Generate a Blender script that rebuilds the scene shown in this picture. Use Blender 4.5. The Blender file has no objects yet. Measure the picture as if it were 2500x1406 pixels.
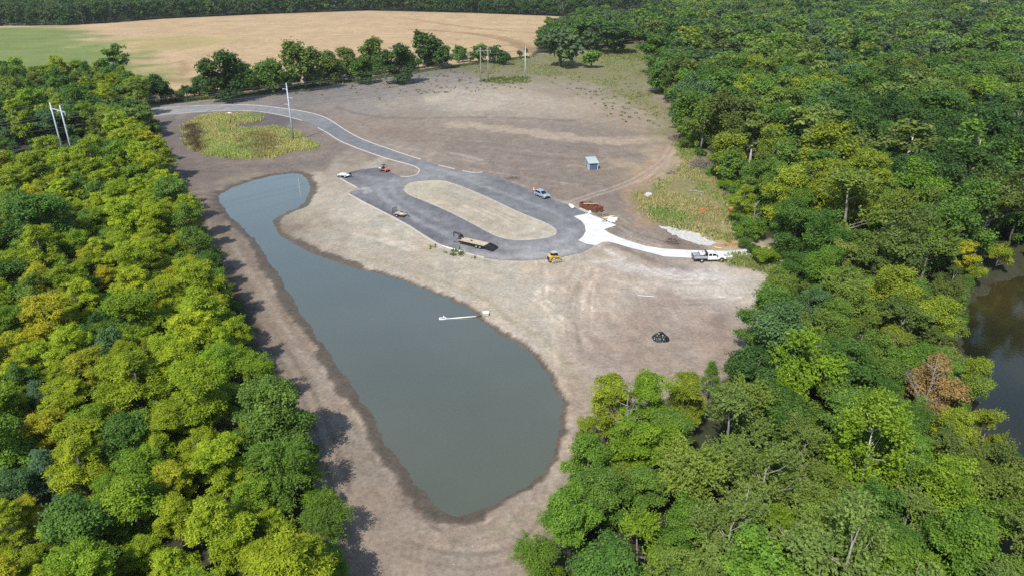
import bpy, bmesh, math, random, time
import numpy as np
from mathutils import Vector, Matrix
from mathutils.geometry import delaunay_2d_cdt

T0 = time.time()
random.seed(7); RNG = np.random.default_rng(7)
scene = bpy.context.scene
COL = scene.collection

# ------------------------------------------------------------------ camera
CAM_H, PITCH, FOC = 56.3, math.radians(25.0), 1740.0      # metres, down tilt, focal length in photo pixels
cam_data = bpy.data.cameras.new('camera'); cam = bpy.data.objects.new('camera', cam_data); COL.objects.link(cam)
cam.location = (0, 0, CAM_H); cam.rotation_euler = (math.pi / 2 - PITCH, 0, 0)
cam_data.sensor_width = 36; cam_data.lens = FOC / 2500 * 36; cam_data.clip_start = 1; cam_data.clip_end = 8000
scene.camera = cam

# ------------------------------------------------------------------ sky, sun, exposure
SUN_EL = math.radians(50); SHADOW_AZ = math.atan2(0.90, 0.43)      # direction shadows run on the ground
world = bpy.data.worlds.new('World'); scene.world = world; world.use_nodes = True
wn = world.node_tree; bg = wn.nodes['Background']
sky = wn.nodes.new('ShaderNodeTexSky'); sky.sky_type = 'NISHITA'; sky.sun_disc = False
sky.sun_elevation = SUN_EL; sky.air_density = 1.35; sky.dust_density = 0.9; sky.ozone_density = 1.0
sdir = Vector((-math.cos(SHADOW_AZ) * math.cos(SUN_EL), -math.sin(SHADOW_AZ) * math.cos(SUN_EL), math.sin(SUN_EL)))
sky.sun_rotation = math.atan2(sdir.x, sdir.y)
wn.links.new(sky.outputs[0], bg.inputs[0]); bg.inputs[1].default_value = 0.132
sun_d = bpy.data.lights.new('sun', 'SUN'); sun = bpy.data.objects.new('sun', sun_d); COL.objects.link(sun)
sun_d.energy = 4.75; sun_d.angle = math.radians(0.53); sun_d.color = (1.0, 0.945, 0.86)
sun.location = (0, 0, 120); sun.rotation_euler = sdir.to_track_quat('Z', 'Y').to_euler()
vs = scene.view_settings
vs.view_transform = 'Standard'; vs.look = 'None'; vs.gamma = 1.0; vs.use_curve_mapping = False; vs.exposure = 0.30
scene.render.engine = 'CYCLES'
cy = scene.cycles
cy.max_bounces = 5; cy.diffuse_bounces = 2; cy.glossy_bounces = 2; cy.transmission_bounces = 3; cy.transparent_max_bounces = 4
cy.use_denoising = False; cy.volume_bounces = 0; cy.pixel_filter_type = 'BLACKMAN_HARRIS'; cy.filter_width = 1.5; cy.caustics_reflective = False; cy.caustics_refractive = False

# ------------------------------------------------------------------ helpers
CP, SP = math.cos(PITCH), math.sin(PITCH)
def at(px, py, z=0.0):
    """where the ray through a photo pixel meets the level z"""
    u, v = (px - 1250) / FOC, (py - 703) / FOC
    d = (u, CP - v * SP, -SP - v * CP)
    t = (z - CAM_H) / d[2]
    return Vector((d[0] * t, d[1] * t, z))
def pix(p):
    dx, dy, dz = p[0], p[1], p[2] - CAM_H
    w = dy * CP - dz * SP
    return 1250 + FOC * dx / w, 703 - FOC * (dy * SP + dz * CP) / w, w
def ats(pts, z=0.0): return np.array([at(x, y, z)[:2] for x, y in pts])
def lin(c): return tuple(((v / 255) / 12.92 if v <= 10 else ((v / 255 + .055) / 1.055) ** 2.4) for v in c)

def tag(o, label=None, cat=None, group=None, kind=None):
    if label: o['label'] = label
    if cat: o['category'] = cat
    if group: o['group'] = group
    if kind: o['kind'] = kind
    return o
def empty(name, loc=(0, 0, 0), rz=0.0, label=None, cat=None, group=None):
    o = bpy.data.objects.new(name, None); COL.objects.link(o)
    o.location = loc; o.rotation_euler = (0, 0, rz); o.empty_display_size = .3
    return tag(o, label, cat, group)
def link(name, me, mat=None, parent=None):
    if mat is not None and not me.materials: me.materials.append(mat)
    o = bpy.data.objects.new(name, me); COL.objects.link(o)
    if parent is not None: o.parent = parent
    return o
def np_mesh(name, V, F, smooth=False):
    """V (n,3), F (m,k) all faces alike"""
    me = bpy.data.meshes.new(name); V = np.asarray(V, np.float32); F = np.asarray(F, np.int32)
    m, k = F.shape
    me.vertices.add(len(V)); me.vertices.foreach_set('co', V.ravel())
    me.loops.add(m * k); me.loops.foreach_set('vertex_index', F.ravel())
    me.polygons.add(m); me.polygons.foreach_set('loop_start', np.arange(0, m * k, k, dtype=np.int32))
    if smooth: me.polygons.foreach_set('use_smooth', np.ones(m, bool))
    me.update(calc_edges=True)
    return me

class MB:
    """collects shapes, then builds ONE mesh object"""
    def __init__(s): s.v = []; s.f = []; s.sm = []
    def add(s, vs, fs, sm=False):
        b = len(s.v); s.v += [tuple(v) for v in vs]
        s.f += [tuple(b + i for i in f) for f in fs]; s.sm += [sm] * len(fs); return s
    def box(s, c, size, rz=0.0, ry=0.0, rx=0.0, taper=1.0):
        m = Matrix.Rotation(rz, 3, 'Z') @ Matrix.Rotation(ry, 3, 'Y') @ Matrix.Rotation(rx, 3, 'X')
        h = [x / 2 for x in size]; vs = []
        for sz in (-1, 1):
            k = taper if sz > 0 else 1
            for sx, sy in ((-1, -1), (1, -1), (1, 1), (-1, 1)):
                vs.append(Vector(c) + m @ Vector((sx * h[0] * k, sy * h[1] * k, sz * h[2])))
        return s.add(vs, [(3, 2, 1, 0), (4, 5, 6, 7), (0, 1, 5, 4), (1, 2, 6, 5), (2, 3, 7, 6), (3, 0, 4, 7)])
    def prism(s, prof, y0, y1, inset_top=0.0):
        """profile in (x, z), extruded along y"""
        n = len(prof); zs = [p[1] for p in prof]; z0, z1 = min(zs), max(zs)
        k = lambda z: inset_top * (z - z0) / max(z1 - z0, 1e-6)
        vs = [(x, y0 + k(z), z) for x, z in prof] + [(x, y1 - k(z), z) for x, z in prof]
        fs = [tuple(range(n)), tuple(range(2 * n - 1, n - 1, -1))] + [(i, i + n, (i + 1) % n + n, (i + 1) % n) for i in range(n)]
        return s.add(vs, fs)
    def tube(s, pts, rad, n=6, caps=True):
        pts = [Vector(p) for p in pts]
        rad = rad if isinstance(rad, (list, tuple)) else [rad] * len(pts)
        vs = []; fs = []; prev = None
        for i, p in enumerate(pts):
            t = (pts[min(i + 1, len(pts) - 1)] - pts[max(i - 1, 0)]).normalized()
            a = prev if prev is not None else (Vector((1, 0, 0)) if abs(t.z) > .9 else Vector((0, 0, 1)))
            a = a - t * a.dot(t)
            a = a.normalized() if a.length > 1e-6 else t.orthogonal().normalized()
            prev = a; b = t.cross(a)
            for k in range(n):
                an = 2 * math.pi * k / n; vs.append(p + (a * math.cos(an) + b * math.sin(an)) * rad[i])
        for i in range(len(pts) - 1):
            for k in range(n):
                k2 = (k + 1) % n; fs.append((i * n + k, i * n + k2, (i + 1) * n + k2, (i + 1) * n + k))
        if caps: fs += [tuple(range(n - 1, -1, -1)), tuple(range((len(pts) - 1) * n, len(pts) * n))]
        return s.add(vs, fs, True)
    def cyl(s, p0, p1, r, n=14): return s.tube([p0, p1], r, n)
    def ring(s, c, axis, r_out, r_in, w, n=20):
        """a tyre-like ring round axis ('Y')"""
        vs = []; fs = []; c = Vector(c)
        prof = [(r_in, -w / 2), (r_out * .94, -w / 2), (r_out, -w * .3), (r_out, w * .3), (r_out * .94, w / 2), (r_in, w / 2)]
        k = len(prof)
        for i in range(n):
            an = 2 * math.pi * i / n
            for r, y in prof: vs.append(c + Vector((math.cos(an) * r, y, math.sin(an) * r)))
        for i in range(n):
            for j in range(k):
                i2, j2 = (i + 1) % n, (j + 1) % k; fs.append((i * k + j, i * k + j2, i2 * k + j2, i2 * k + j))
        return s.add(vs, fs, True)
    def build(s, name, mat, parent=None, bevel=0.0):
        me = bpy.data.meshes.new(name); me.from_pydata(s.v, [], s.f)
        for p, sm in zip(me.polygons, s.sm): p.use_smooth = sm
        bm = bmesh.new(); bm.from_mesh(me); bmesh.ops.recalc_face_normals(bm, faces=bm.faces); bm.to_mesh(me); bm.free()
        o = link(name, me, mat, parent)
        if bevel:
            b = o.modifiers.new('bevel', 'BEVEL'); b.width = bevel; b.segments = 2; b.limit_method = 'ANGLE'
        return o

# value noise on arrays
def _h(ix, iy, s):
    n = (ix.astype(np.int64) * 374761393 + iy.astype(np.int64) * 668265263 + s * 1442695041) & 0xffffffff
    n = ((n ^ (n >> 13)) * 1274126177) & 0xffffffff
    return ((n ^ (n >> 16)) & 0xffff) / 65535.0
def vnoise(x, y, s=0):
    ix, iy = np.floor(x), np.floor(y); fx, fy = x - ix, y - iy
    fx = fx * fx * (3 - 2 * fx); fy = fy * fy * (3 - 2 * fy)
    a, b, c, d = _h(ix, iy, s), _h(ix + 1, iy, s), _h(ix, iy + 1, s), _h(ix + 1, iy + 1, s)
    return (a * (1 - fx) + b * fx) * (1 - fy) + (c * (1 - fx) + d * fx) * fy
def fbm(x, y, s=0, o=4):
    r = 0; a = .5; t = 0
    for i in range(o): r = r + a * vnoise(x, y, s + i * 17); t += a; x = x * 2.03 + 5.2; y = y * 2.03 + 1.3; a *= .5
    return r / t
def sdist(X, Y, poly):
    """signed distance, negative inside; far points get a rough value"""
    P = np.asarray(poly, float); Q = np.roll(P, -1, 0)
    d2 = np.full(X.shape, 1e18); ins = np.zeros(X.shape, bool)
    for (ax, ay), (bx, by) in zip(P, Q):
        ex, ey = bx - ax, by - ay; L = ex * ex + ey * ey + 1e-12
        t = np.clip(((X - ax) * ex + (Y - ay) * ey) / L, 0, 1)
        d2 = np.minimum(d2, (X - ax - t * ex) ** 2 + (Y - ay - t * ey) ** 2)
        if ay != by:
            c = ((ay > Y) != (by > Y)) & (X < (bx - ax) * (Y - ay) / (by - ay) + ax); ins ^= c
    d = np.sqrt(d2); return np.where(ins, -d, d)
def ldist(X, Y, line):
    P = np.asarray(line, float); d2 = np.full(X.shape, 1e18)
    for (ax, ay), (bx, by) in zip(P[:-1], P[1:]):
        ex, ey = bx - ax, by - ay; L = ex * ex + ey * ey + 1e-12
        t = np.clip(((X - ax) * ex + (Y - ay) * ey) / L, 0, 1)
        d2 = np.minimum(d2, (X - ax - t * ex) ** 2 + (Y - ay - t * ey) ** 2)
    return np.sqrt(d2)
def sstep(a, b, x): t = np.clip((x - a) / (b - a), 0, 1); return t * t * (3 - 2 * t)
def smooth_line(P, n=4, closed=True):
    """Catmull-Rom through the points"""
    P = np.asarray(P, float); out = []; N = len(P)
    for i in range(N if closed else N - 1):
        if closed: p = [P[(i + k - 1) % N] for k in range(4)]
        else: p = [P[max(i - 1, 0)], P[i], P[i + 1], P[min(i + 2, N - 1)]]
        for k in range(n):
            t = k / n
            out.append(.5 * (2 * p[1] + (p[2] - p[0]) * t + (2 * p[0] - 5 * p[1] + 4 * p[2] - p[3]) * t * t + (3 * p[1] - p[0] - 3 * p[2] + p[3]) * t ** 3))
    if not closed: out.append(P[-1])
    return np.array(out)

# ------------------------------------------------------------------ materials
def mat(name, color, rough=.6, metal=0.0, vary=.12, scale=3.0, spec=.5, bump=0.0, color2=None, coat=0.0):
    m = bpy.data.materials.new(name); m.use_nodes = True; nt = m.node_tree; b = nt.nodes['Principled BSDF']
    b.inputs['Roughness'].default_value = rough; b.inputs['Metallic'].default_value = metal
    b.inputs['Specular IOR Level'].default_value = spec; b.inputs['Coat Weight'].default_value = coat
    tc = nt.nodes.new('ShaderNodeTexCoord'); nz = nt.nodes.new('ShaderNodeTexNoise')
    nz.inputs['Scale'].default_value = scale; nz.inputs['Detail'].default_value = 5; nz.inputs['Roughness'].default_value = .65
    nt.links.new(tc.outputs['Object'], nz.inputs['Vector'])
    rp = nt.nodes.new('ShaderNodeValToRGB')
    c2 = color2 or tuple(max(0, c * (1 - 2.2 * vary)) for c in color)
    rp.color_ramp.elements[0].position = .3; rp.color_ramp.elements[1].position = .72
    rp.color_ramp.elements[0].color = (*c2, 1)
    rp.color_ramp.elements[1].color = (*(min(1, c * (1 + vary)) for c in color), 1)
    nt.links.new(nz.outputs['Fac'], rp.inputs['Fac']); nt.links.new(rp.outputs['Color'], b.inputs['Base Color'])
    if bump:
        bp = nt.nodes.new('ShaderNodeBump'); bp.inputs['Strength'].default_value = bump; bp.inputs['Distance'].default_value = .05
        nt.links.new(nz.outputs['Fac'], bp.inputs['Height']); nt.links.new(bp.outputs['Normal'], b.inputs['Normal'])
    return m
M = dict(
    white_paint=mat('white_paint', (.72, .73, .74), .35, vary=.05, coat=.3),
    black_paint=mat('black_paint', (.018, .018, .02), .45),
    tyre=mat('tyre_rubber', (.022, .022, .023), .9),
    rim=mat('rim_metal', (.62, .62, .63), .35, .3, vary=.08),
    silver_paint=mat('silver_blue_paint', (.34, .42, .50), .3, .25, vary=.05, coat=.5),
    glass=mat('dark_glass', (.012, .018, .022), .06, vary=.02),
    chrome=mat('galvanised_steel', (.50, .54, .60), .42, .5, vary=.08),
    yellow=mat('machine_yellow', (.56, .37, .06), .55, vary=.1),
    red=mat('faded_red_paint', (.50, .13, .11), .45, vary=.15),
    orange=mat('orange_plastic', (.72, .16, .03), .5, vary=.1),
    lamp_red=mat('red_lens', (.4, .01, .01), .2), lamp_white=mat('clear_lens', (.7, .7, .68), .15),
    plank=mat('pale_planks', (.52, .42, .30), .8, vary=.22, scale=2.0),
    board=mat('fresh_lumber', (.62, .52, .34), .75, vary=.12),
    dusty=mat('dusty_track', (.42, .37, .31), .95, vary=.25, scale=8),
    rust=mat('rusty_steel', (.17, .062, .035), .9, vary=.3, scale=4, bump=.3),
    tarp=mat('black_sheeting', (.014, .017, .022), .33, vary=.1),
    blue_board=mat('blue_painted_board', (.075, .125, .22), .75, vary=.25, scale=2.5),
    roof_metal=mat('pale_green_roof', (.40, .47, .46), .4, .1, vary=.08),
    pole=mat('pale_blue_grey_steel', (.40, .47, .56), .5, .1, vary=.08),
    pole_wood=mat('weathered_pole_wood', (.34, .31, .27), .9, vary=.2),
    wire=mat('line_wire', (.16, .17, .18), .5),
    concrete=mat('pale_concrete', (.42, .395, .355), .9, vary=.08, scale=1.2),
    stone=mat('pale_stone', (.44, .42, .40), .9, vary=.15, bump=.3),
    gravel=mat('white_gravel_stone', (.50, .49, .47), .95, vary=.2, scale=1.5),
    bark=mat('grey_brown_bark', (.13, .11, .09), .95, vary=.3, scale=4),
    pale_bark=mat('pale_peeling_bark', (.52, .50, .45), .9, vary=.25, scale=1.5),
    grey_bark=mat('silver_grey_bark', (.25, .23, .20), .95, vary=.3, scale=3),
    dead_wood=mat('bleached_dead_wood', (.29, .265, .235), .95, vary=.25, scale=3),
    brush=mat('dry_brush_twigs', (.26, .21, .185), .95, vary=.3, scale=3),
    pvc=mat('white_pipe', (.75, .76, .77), .4, vary=.04),
    orange_pipe=mat('weathered_orange_pipe', (.42, .19, .07), .8, vary=.15),
    seat=mat('dark_seat_vinyl', (.03, .02, .025), .7),
    net=mat('orange_safety_net', (.62, .20, .07), .8, vary=.2),
    red_sheet=mat('red_orange_sheeting', (.72, .085, .05), .6, vary=.1),
)
# ------------------------------------------------------------------ outlines of the place (traced on the photograph, laid on the ground)
WATER_Z, CREEK_Z = -0.5, -2.6
POND_PX = [(535,480),(556,465),(590,452),(640,436),(690,427),(722,424),(742,431),(752,446),(753,468),(746,488),(733,503),(700,518),(676,530),(665,545),(668,560),(690,580),(730,604),(790,630),(860,652),(930,670),(985,688),(1050,712),(1110,738),(1150,757),(1166,770),(1180,790),(1215,812),(1260,838),(1292,862),(1322,900),(1347,940),(1363,975),(1371,1012),(1366,1060),(1350,1105),(1320,1152),(1280,1190),(1220,1226),(1165,1246),(1120,1252),(1085,1246),(1060,1227),(1036,1200),(1010,1168),(985,1140),(965,1112),(940,1070),(902,1010),(872,965),(840,915),(800,858),(760,798),(720,735),(680,670),(650,622),(620,582),(592,552),(565,528),(545,506)]
POND = smooth_line(ats(POND_PX, WATER_Z), 3)
ROAD_PX = [(330,268),(372,266),(450,260.5),(520,258),(600,257),(660,262),(720,270),(760,277.5),(790,287),(815,301),(840,318),(870,335),(900,348),(940,362),(980,376),(1027,391),(1070,404.5),(1110,414),(1155,422.5),(1180,423),(1198,428),(1240,443),(1269,454),(1306,470),(1354,489),(1384,499.5),(1418,514),(1434,522),(1450,540),(1452,570),(1445,592),(1449,602),(1421,617),(1375,627.5),(1340,632.5),(1300,636),(1269,637),(1226,635),(1184,628.5),(1150,620.5),(1124,612.5),(1078,599),(1041,578),(999,551.5),(962,531),(920,509.5),(885,491.5),(853,474),(858,468),(882,461),(874,459),(850,446),(833,436),(850,422),(880,414.5),(916,410.5),(937,412),(960,424),(978,432.5),(1000,432.5),(1018,428),(1026,418),(1020,410),(1000,402),(960,391.5),(920,379),(870,361),(830,344),(800,325),(768,307),(745,297),(700,285),(650,275.5),(600,271),(520,272),(440,277.5),(372,284),(330,287)]
ISLAND_PX = [(985,462),(993,451),(1010,445),(1056,441.5),(1083,442.5),(1113,451),(1184,479),(1269,519),(1326,542),(1352,556),(1359,565),(1354,575),(1326,583),(1283,587),(1241,585),(1206,575),(1155,548),(1098,519),(1041,494),(999,477)]
PAD_PX = [(1401,529),(1435,522),(1466,534),(1505,551),(1475,561),(1486,569),(1508,579),(1535,589),(1577,602),(1620,608),(1663,610.5),(1720,613),(1774,613.5),(1838,609),(1880,606),(1880,620),(1838,622),(1776,630),(1720,632),(1660,629.5),(1620,627),(1591,619),(1535,605),(1506,596),(1486,591),(1472,592),(1455,600),(1432,596.5),(1412,588),(1424,577),(1430,566),(1428,552),(1420,541)]
ROAD, ISLAND, PAD = ats(ROAD_PX), smooth_line(ats(ISLAND_PX), 3), ats(PAD_PX)
GRAVEL_PX = [(1609,552),(1648,557),(1691,564),(1728,575),(1747,590),(1736,600),(1712,599),(1691,593),(1657,580),(1631,566)]
MOUND_PX = [(449,316),(471,294),(512,280),(560,281),(607,278.5),(641,287),(632,297),(580,302.5),(569,311),(577,320),(614,314),(665,312),(717,323),(751,341),(775,357),(761,366),(710,370),(683,382),(631,389),(563,387),(512,380),(478,369),(459,350)]
SITE_PX = [(360,252),(366,300),(420,400),(470,510),(550,640),(630,780),(700,940),(760,1100),(800,1280),(815,1406),(820,1700),(1150,1700),(1260,1480),(1350,1330),(1410,1150),(1445,1030),(1560,985),(1700,975),(1800,900),(1870,780),(1900,660),(1900,640),(1900,600),(1850,580),(1830,500),(1770,430),(1700,345),(1650,270),(1610,200),(1570,150),(1570,108),(1440,108),(1290,137),(1100,161),(900,190),(700,215),(500,241),(400,247)]
FIELD_PX = [(-700,70),(0,65),(200,61),(400,47),(640,36),(900,27),(1150,33),(1400,42),(1440,60),(1330,100),(1290,137),(1100,159),(900,186),(700,211),(500,236),(400,240),(345,190),(0,196),(-700,215)]
GREENFIELD_PX = [(-700,70),(0,67),(150,64),(215,80),(260,110),(320,125),(345,150),(360,200),(0,200),(-700,215)]
RGRASS_PX = [(1549,471),(1577,457),(1620,441),(1650,418),(1668,395),(1655,365),(1690,352),(1740,400),(1800,450),(1810,520),(1780,560),(1790,600),(1750,585),(1700,566),(1648,556),(1600,542),(1572,516),(1554,487)]
HGRASS_PX = [(1130,166),(1230,142),(1330,134),(1480,116),(1560,112),(1600,190),(1640,270),(1660,330),(1640,345),(1590,290),(1540,250),(1480,215),(1400,188),(1300,185),(1200,188),(1140,180)]
TGRASS_PX = [(1772,640),(1800,628),(1840,622),(1875,640),(1880,668),(1820,655),(1780,650)]
PGRASS_PX = [(1175,194),(1230,189),(1290,190),(1292,203),(1240,206),(1180,202)]
SITE, FIELD = ats(SITE_PX), ats(FIELD_PX)
CREEK_MID = smooth_line([(44, 20), (58, 45), (68, 66), (75, 84), (83, 102), (92, 115), (106, 125), (130, 132), (170, 136), (250, 136)], 4, False)
CREEK_W = 7.8

# soil tones: (x, y, colour) read off the photograph
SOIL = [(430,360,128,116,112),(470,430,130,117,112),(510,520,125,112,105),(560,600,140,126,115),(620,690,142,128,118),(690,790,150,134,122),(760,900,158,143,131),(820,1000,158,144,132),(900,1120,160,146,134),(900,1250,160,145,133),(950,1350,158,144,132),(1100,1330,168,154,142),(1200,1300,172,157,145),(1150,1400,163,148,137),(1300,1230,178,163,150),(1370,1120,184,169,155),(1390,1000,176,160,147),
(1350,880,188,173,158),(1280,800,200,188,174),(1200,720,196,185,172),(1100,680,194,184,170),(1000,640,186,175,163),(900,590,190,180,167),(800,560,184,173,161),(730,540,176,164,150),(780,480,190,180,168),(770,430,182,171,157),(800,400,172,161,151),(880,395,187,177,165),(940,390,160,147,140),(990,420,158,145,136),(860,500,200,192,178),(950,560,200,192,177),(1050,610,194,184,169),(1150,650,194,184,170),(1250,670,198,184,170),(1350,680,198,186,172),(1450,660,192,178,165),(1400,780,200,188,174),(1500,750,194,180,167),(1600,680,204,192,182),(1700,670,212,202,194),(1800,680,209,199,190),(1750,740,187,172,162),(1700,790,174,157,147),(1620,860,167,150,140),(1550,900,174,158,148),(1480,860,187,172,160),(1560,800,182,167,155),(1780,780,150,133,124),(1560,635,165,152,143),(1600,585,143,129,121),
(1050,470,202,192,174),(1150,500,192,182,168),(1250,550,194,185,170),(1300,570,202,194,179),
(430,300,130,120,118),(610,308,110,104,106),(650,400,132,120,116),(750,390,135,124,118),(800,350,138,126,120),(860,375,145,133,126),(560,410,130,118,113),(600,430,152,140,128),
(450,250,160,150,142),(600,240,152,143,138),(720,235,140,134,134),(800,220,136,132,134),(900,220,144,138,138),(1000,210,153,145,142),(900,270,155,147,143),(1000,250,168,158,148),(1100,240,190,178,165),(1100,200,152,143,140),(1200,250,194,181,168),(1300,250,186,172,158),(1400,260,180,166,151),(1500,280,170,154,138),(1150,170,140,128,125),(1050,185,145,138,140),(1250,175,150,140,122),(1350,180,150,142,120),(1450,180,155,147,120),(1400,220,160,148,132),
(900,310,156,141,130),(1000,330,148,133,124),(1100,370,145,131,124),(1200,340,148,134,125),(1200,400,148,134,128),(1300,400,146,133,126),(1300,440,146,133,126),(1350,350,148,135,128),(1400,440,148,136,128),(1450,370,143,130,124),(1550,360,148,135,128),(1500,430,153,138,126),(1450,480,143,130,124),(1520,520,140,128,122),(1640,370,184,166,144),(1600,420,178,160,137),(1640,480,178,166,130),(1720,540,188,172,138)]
ALB = 0.60        # albedo of a surface that shows white in this light

def build_ground():
    xs = np.unique(np.concatenate([np.arange(-72, 112, .42), np.linspace(-330, -72, 130), np.linspace(112, 420, 150), -330 - np.geomspace(1, 3200, 40), 420 + np.geomspace(1, 3200, 40)]))
    r = [26.0]
    while r[-1] < 900: r.append(r[-1] + max(.26, r[-1] * .0052))
    ys = np.concatenate([np.linspace(-300, 25, 14), r, 900 + np.geomspace(8, 4200, 40)])
    X, Y = np.meshgrid(xs, ys); shp = X.shape; X = X.ravel(); Y = Y.ravel(); n = X.size
    near = (np.abs(X) < 420) & (Y > 24) & (Y < 1000)
    def sd(poly, grow=40):
        out = np.full(n, 1e3); P = np.asarray(poly)
        k = near & (X > P[:, 0].min() - grow) & (X < P[:, 0].max() + grow) & (Y > P[:, 1].min() - grow) & (Y < P[:, 1].max() + grow)
        out[k] = sdist(X[k], Y[k], P); return out
    def ld(line, grow=20):
        out = np.full(n, 1e3); P = np.asarray(line)
        k = near & (X > P[:, 0].min() - grow) & (X < P[:, 0].max() + grow) & (Y > P[:, 1].min() - grow) & (Y < P[:, 1].max() + grow)
        out[k] = ldist(X[k], Y[k], P); return out
    n1 = fbm(X * .35, Y * .35, 3); n2 = fbm(X * .06, Y * .06, 11); n3 = fbm(X * 1.1, Y * 1.1, 23, 3)
    dp = sd(POND, 30) + (n1 - .5) * 1.5 + (n3 - .5) * .7
    dc = ld(CREEK_MID, 60) - CREEK_W + (n1 - .5) * 3
    dsite = sd(SITE, 60); dfield = np.full(n, 1e3); kf = near | (np.abs(Y - 500) < 900); dfield[kf] = sdist(X[kf], Y[kf], FIELD)
    # heights
    z = -np.abs(fbm(X * .12, Y * .12, 5) - .5) * .16
    out = np.clip(dp, 0, None)
    bank = WATER_Z + .34 * sstep(0, 1.7, out) + .16 * sstep(2.6, 4.4, out)
    z = np.where(dp < 6, np.minimum(z, 0) * sstep(3, 6, out) + np.where(dp > 0, bank, WATER_Z - np.minimum(1.6, -dp * .35)) * (1 - sstep(4.4, 6, out) * 1.0), z)
    z = np.where(dc < 8, np.minimum(z, CREEK_Z - .1 + 2.7 * sstep(-1.5, 7.5, dc) - np.clip(-dc, 0, 3) * .2), z)
    # base colour: litter under the trees, soil in the clearing, crop in the field
    col = np.empty((n, 3)); litter = np.array([.034, .036, .018])
    col[:] = litter * (0.7 + .6 * n1)[:, None]
    green = np.zeros(n); crop = np.zeros(n); wet = np.zeros(n)
    ks = dsite < 12
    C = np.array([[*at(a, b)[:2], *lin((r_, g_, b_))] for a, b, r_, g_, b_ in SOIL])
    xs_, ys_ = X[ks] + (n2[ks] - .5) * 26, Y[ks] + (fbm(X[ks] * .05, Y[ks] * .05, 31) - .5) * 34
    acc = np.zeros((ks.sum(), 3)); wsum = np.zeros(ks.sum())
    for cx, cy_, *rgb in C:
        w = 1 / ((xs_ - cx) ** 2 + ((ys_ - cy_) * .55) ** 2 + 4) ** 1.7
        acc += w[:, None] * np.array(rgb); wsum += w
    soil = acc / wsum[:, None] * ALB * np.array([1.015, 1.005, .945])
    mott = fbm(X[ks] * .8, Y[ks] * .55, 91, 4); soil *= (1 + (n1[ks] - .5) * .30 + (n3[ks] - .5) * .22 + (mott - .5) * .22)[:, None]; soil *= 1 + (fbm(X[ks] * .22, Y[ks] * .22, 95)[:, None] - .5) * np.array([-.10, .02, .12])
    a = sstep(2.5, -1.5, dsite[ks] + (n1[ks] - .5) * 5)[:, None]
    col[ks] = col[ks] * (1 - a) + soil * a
    def paint(mask, rgb, jitter=.15):
        nonlocal col
        c = np.array(lin(rgb)) * ALB
        col = col * (1 - mask[:, None]) + mask[:, None] * c * (1 + (n3[:, None] - .5) * 2 * jitter)
    # pale and brown streaks, wheel tracks
    def streak(px, width, rgb, amt=.8, rag=.8, z0=0):
        d = ld(smooth_line(ats(px), 5, False)) + (n1 - .5) * width * rag * 2
        paint(amt * sstep(width, width * .35, d) * (.55 + .9 * np.clip(n3, 0, 1)).clip(0, 1), rgb)
    streak([(1120,305),(1200,312),(1300,325),(1400,338),(1500,345),(1620,340)], 6.5, (196,178,155), .75)
    streak([(820,262),(900,283),(1000,289),(1200,287),(1400,296)], 2.2, (130,116,108), .6)
    streak([(1055,255),(1085,235),(1110,215)], 4.0, (196,184,168), .5)
    streak([(1645,345),(1600,400),(1565,445),(1545,480),(1552,515),(1585,548)], 3.6, (182,152,126), .75)
    streak([(1105,374),(1140,382),(1170,390)], 1.5, (186,178,172), .7)
    streak([(1380,406),(1400,404),(1425,408)], 1.0, (186,168,146), .7)
    streak([(440,290),(455,262),(520,252)], 1.6, (170,158,146), .5)
    streak([(1500,645),(1580,660),(1680,668),(1760,676)], 3.0, (216,208,201), .75)
    streak([(1480,610),(1500,622),(1520,632),(1455,640)], 1.3, (226,222,216), .7)
    streak([(1530,610),(1580,630),(1600,640)], 1.6, (138,123,115), .8)
    streak([(1480,600),(1500,597),(1530,607)], 1.6, (138,122,112), .6)
    streak([(560,582),(600,650),(680,775),(760,890),(840,1010),(900,1090),(960,1180)], .8, (178,163,150), .5)
    streak([(960,1150),(1010,1230),(1080,1300)], .7, (118,104,94), .6)
    for off in (-.95, .95):
        for px, c in (([(1384,498),(1450,476),(1530,449),(1590,416),(1625,386),(1646,346)], (186,170,155)), ([(1432,650),(1440,690),(1458,735),(1475,780)], (176,150,131)), ([(1400,640),(1375,680),(1330,720)], (180,158,140)), ([(1620,700),(1640,760),(1625,800)], (168,152,142))):
            L = smooth_line(ats(px), 6, False); tn = np.gradient(L, axis=0); tn /= np.linalg.norm(tn, axis=1)[:, None]
            paint((.8 if px[0][0] == 1384 else .34) * sstep(.6, .22, (n1 - .5) * .5 + ld(L + np.stack([-tn[:, 1], tn[:, 0]], 1) * off)), c)
    # many faint wheel and grader marks
    rg = np.random.default_rng(321); keepm = (dsite < 0) & (dp > 2)
    LANES = [([(1330,690),(1450,760),(1560,860)], 26), ([(1500,660),(1640,700),(1790,700)], 16), ([(1420,640),(1380,760),(1420,900)], 14), ([(640,660),(760,850),(880,1060),(1000,1260)], 16), ([(1000,1300),(1200,1310),(1330,1200)], 12), ([(950,320),(1150,350),(1380,380),(1600,350)], 34), ([(1100,400),(1300,430),(1500,450),(1600,410)], 22), ([(850,240),(1050,230),(1250,260),(1450,290)], 40), ([(900,560),(1050,620),(1250,670)], 12), ([(420,380),(520,410),(700,400),(850,380)], 14), ([(1050,460),(1180,510),(1290,560)], 10), ([(480,440),(540,580),(640,720)], 10), ([(1460,500),(1540,560),(1640,590)], 8)]
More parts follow.
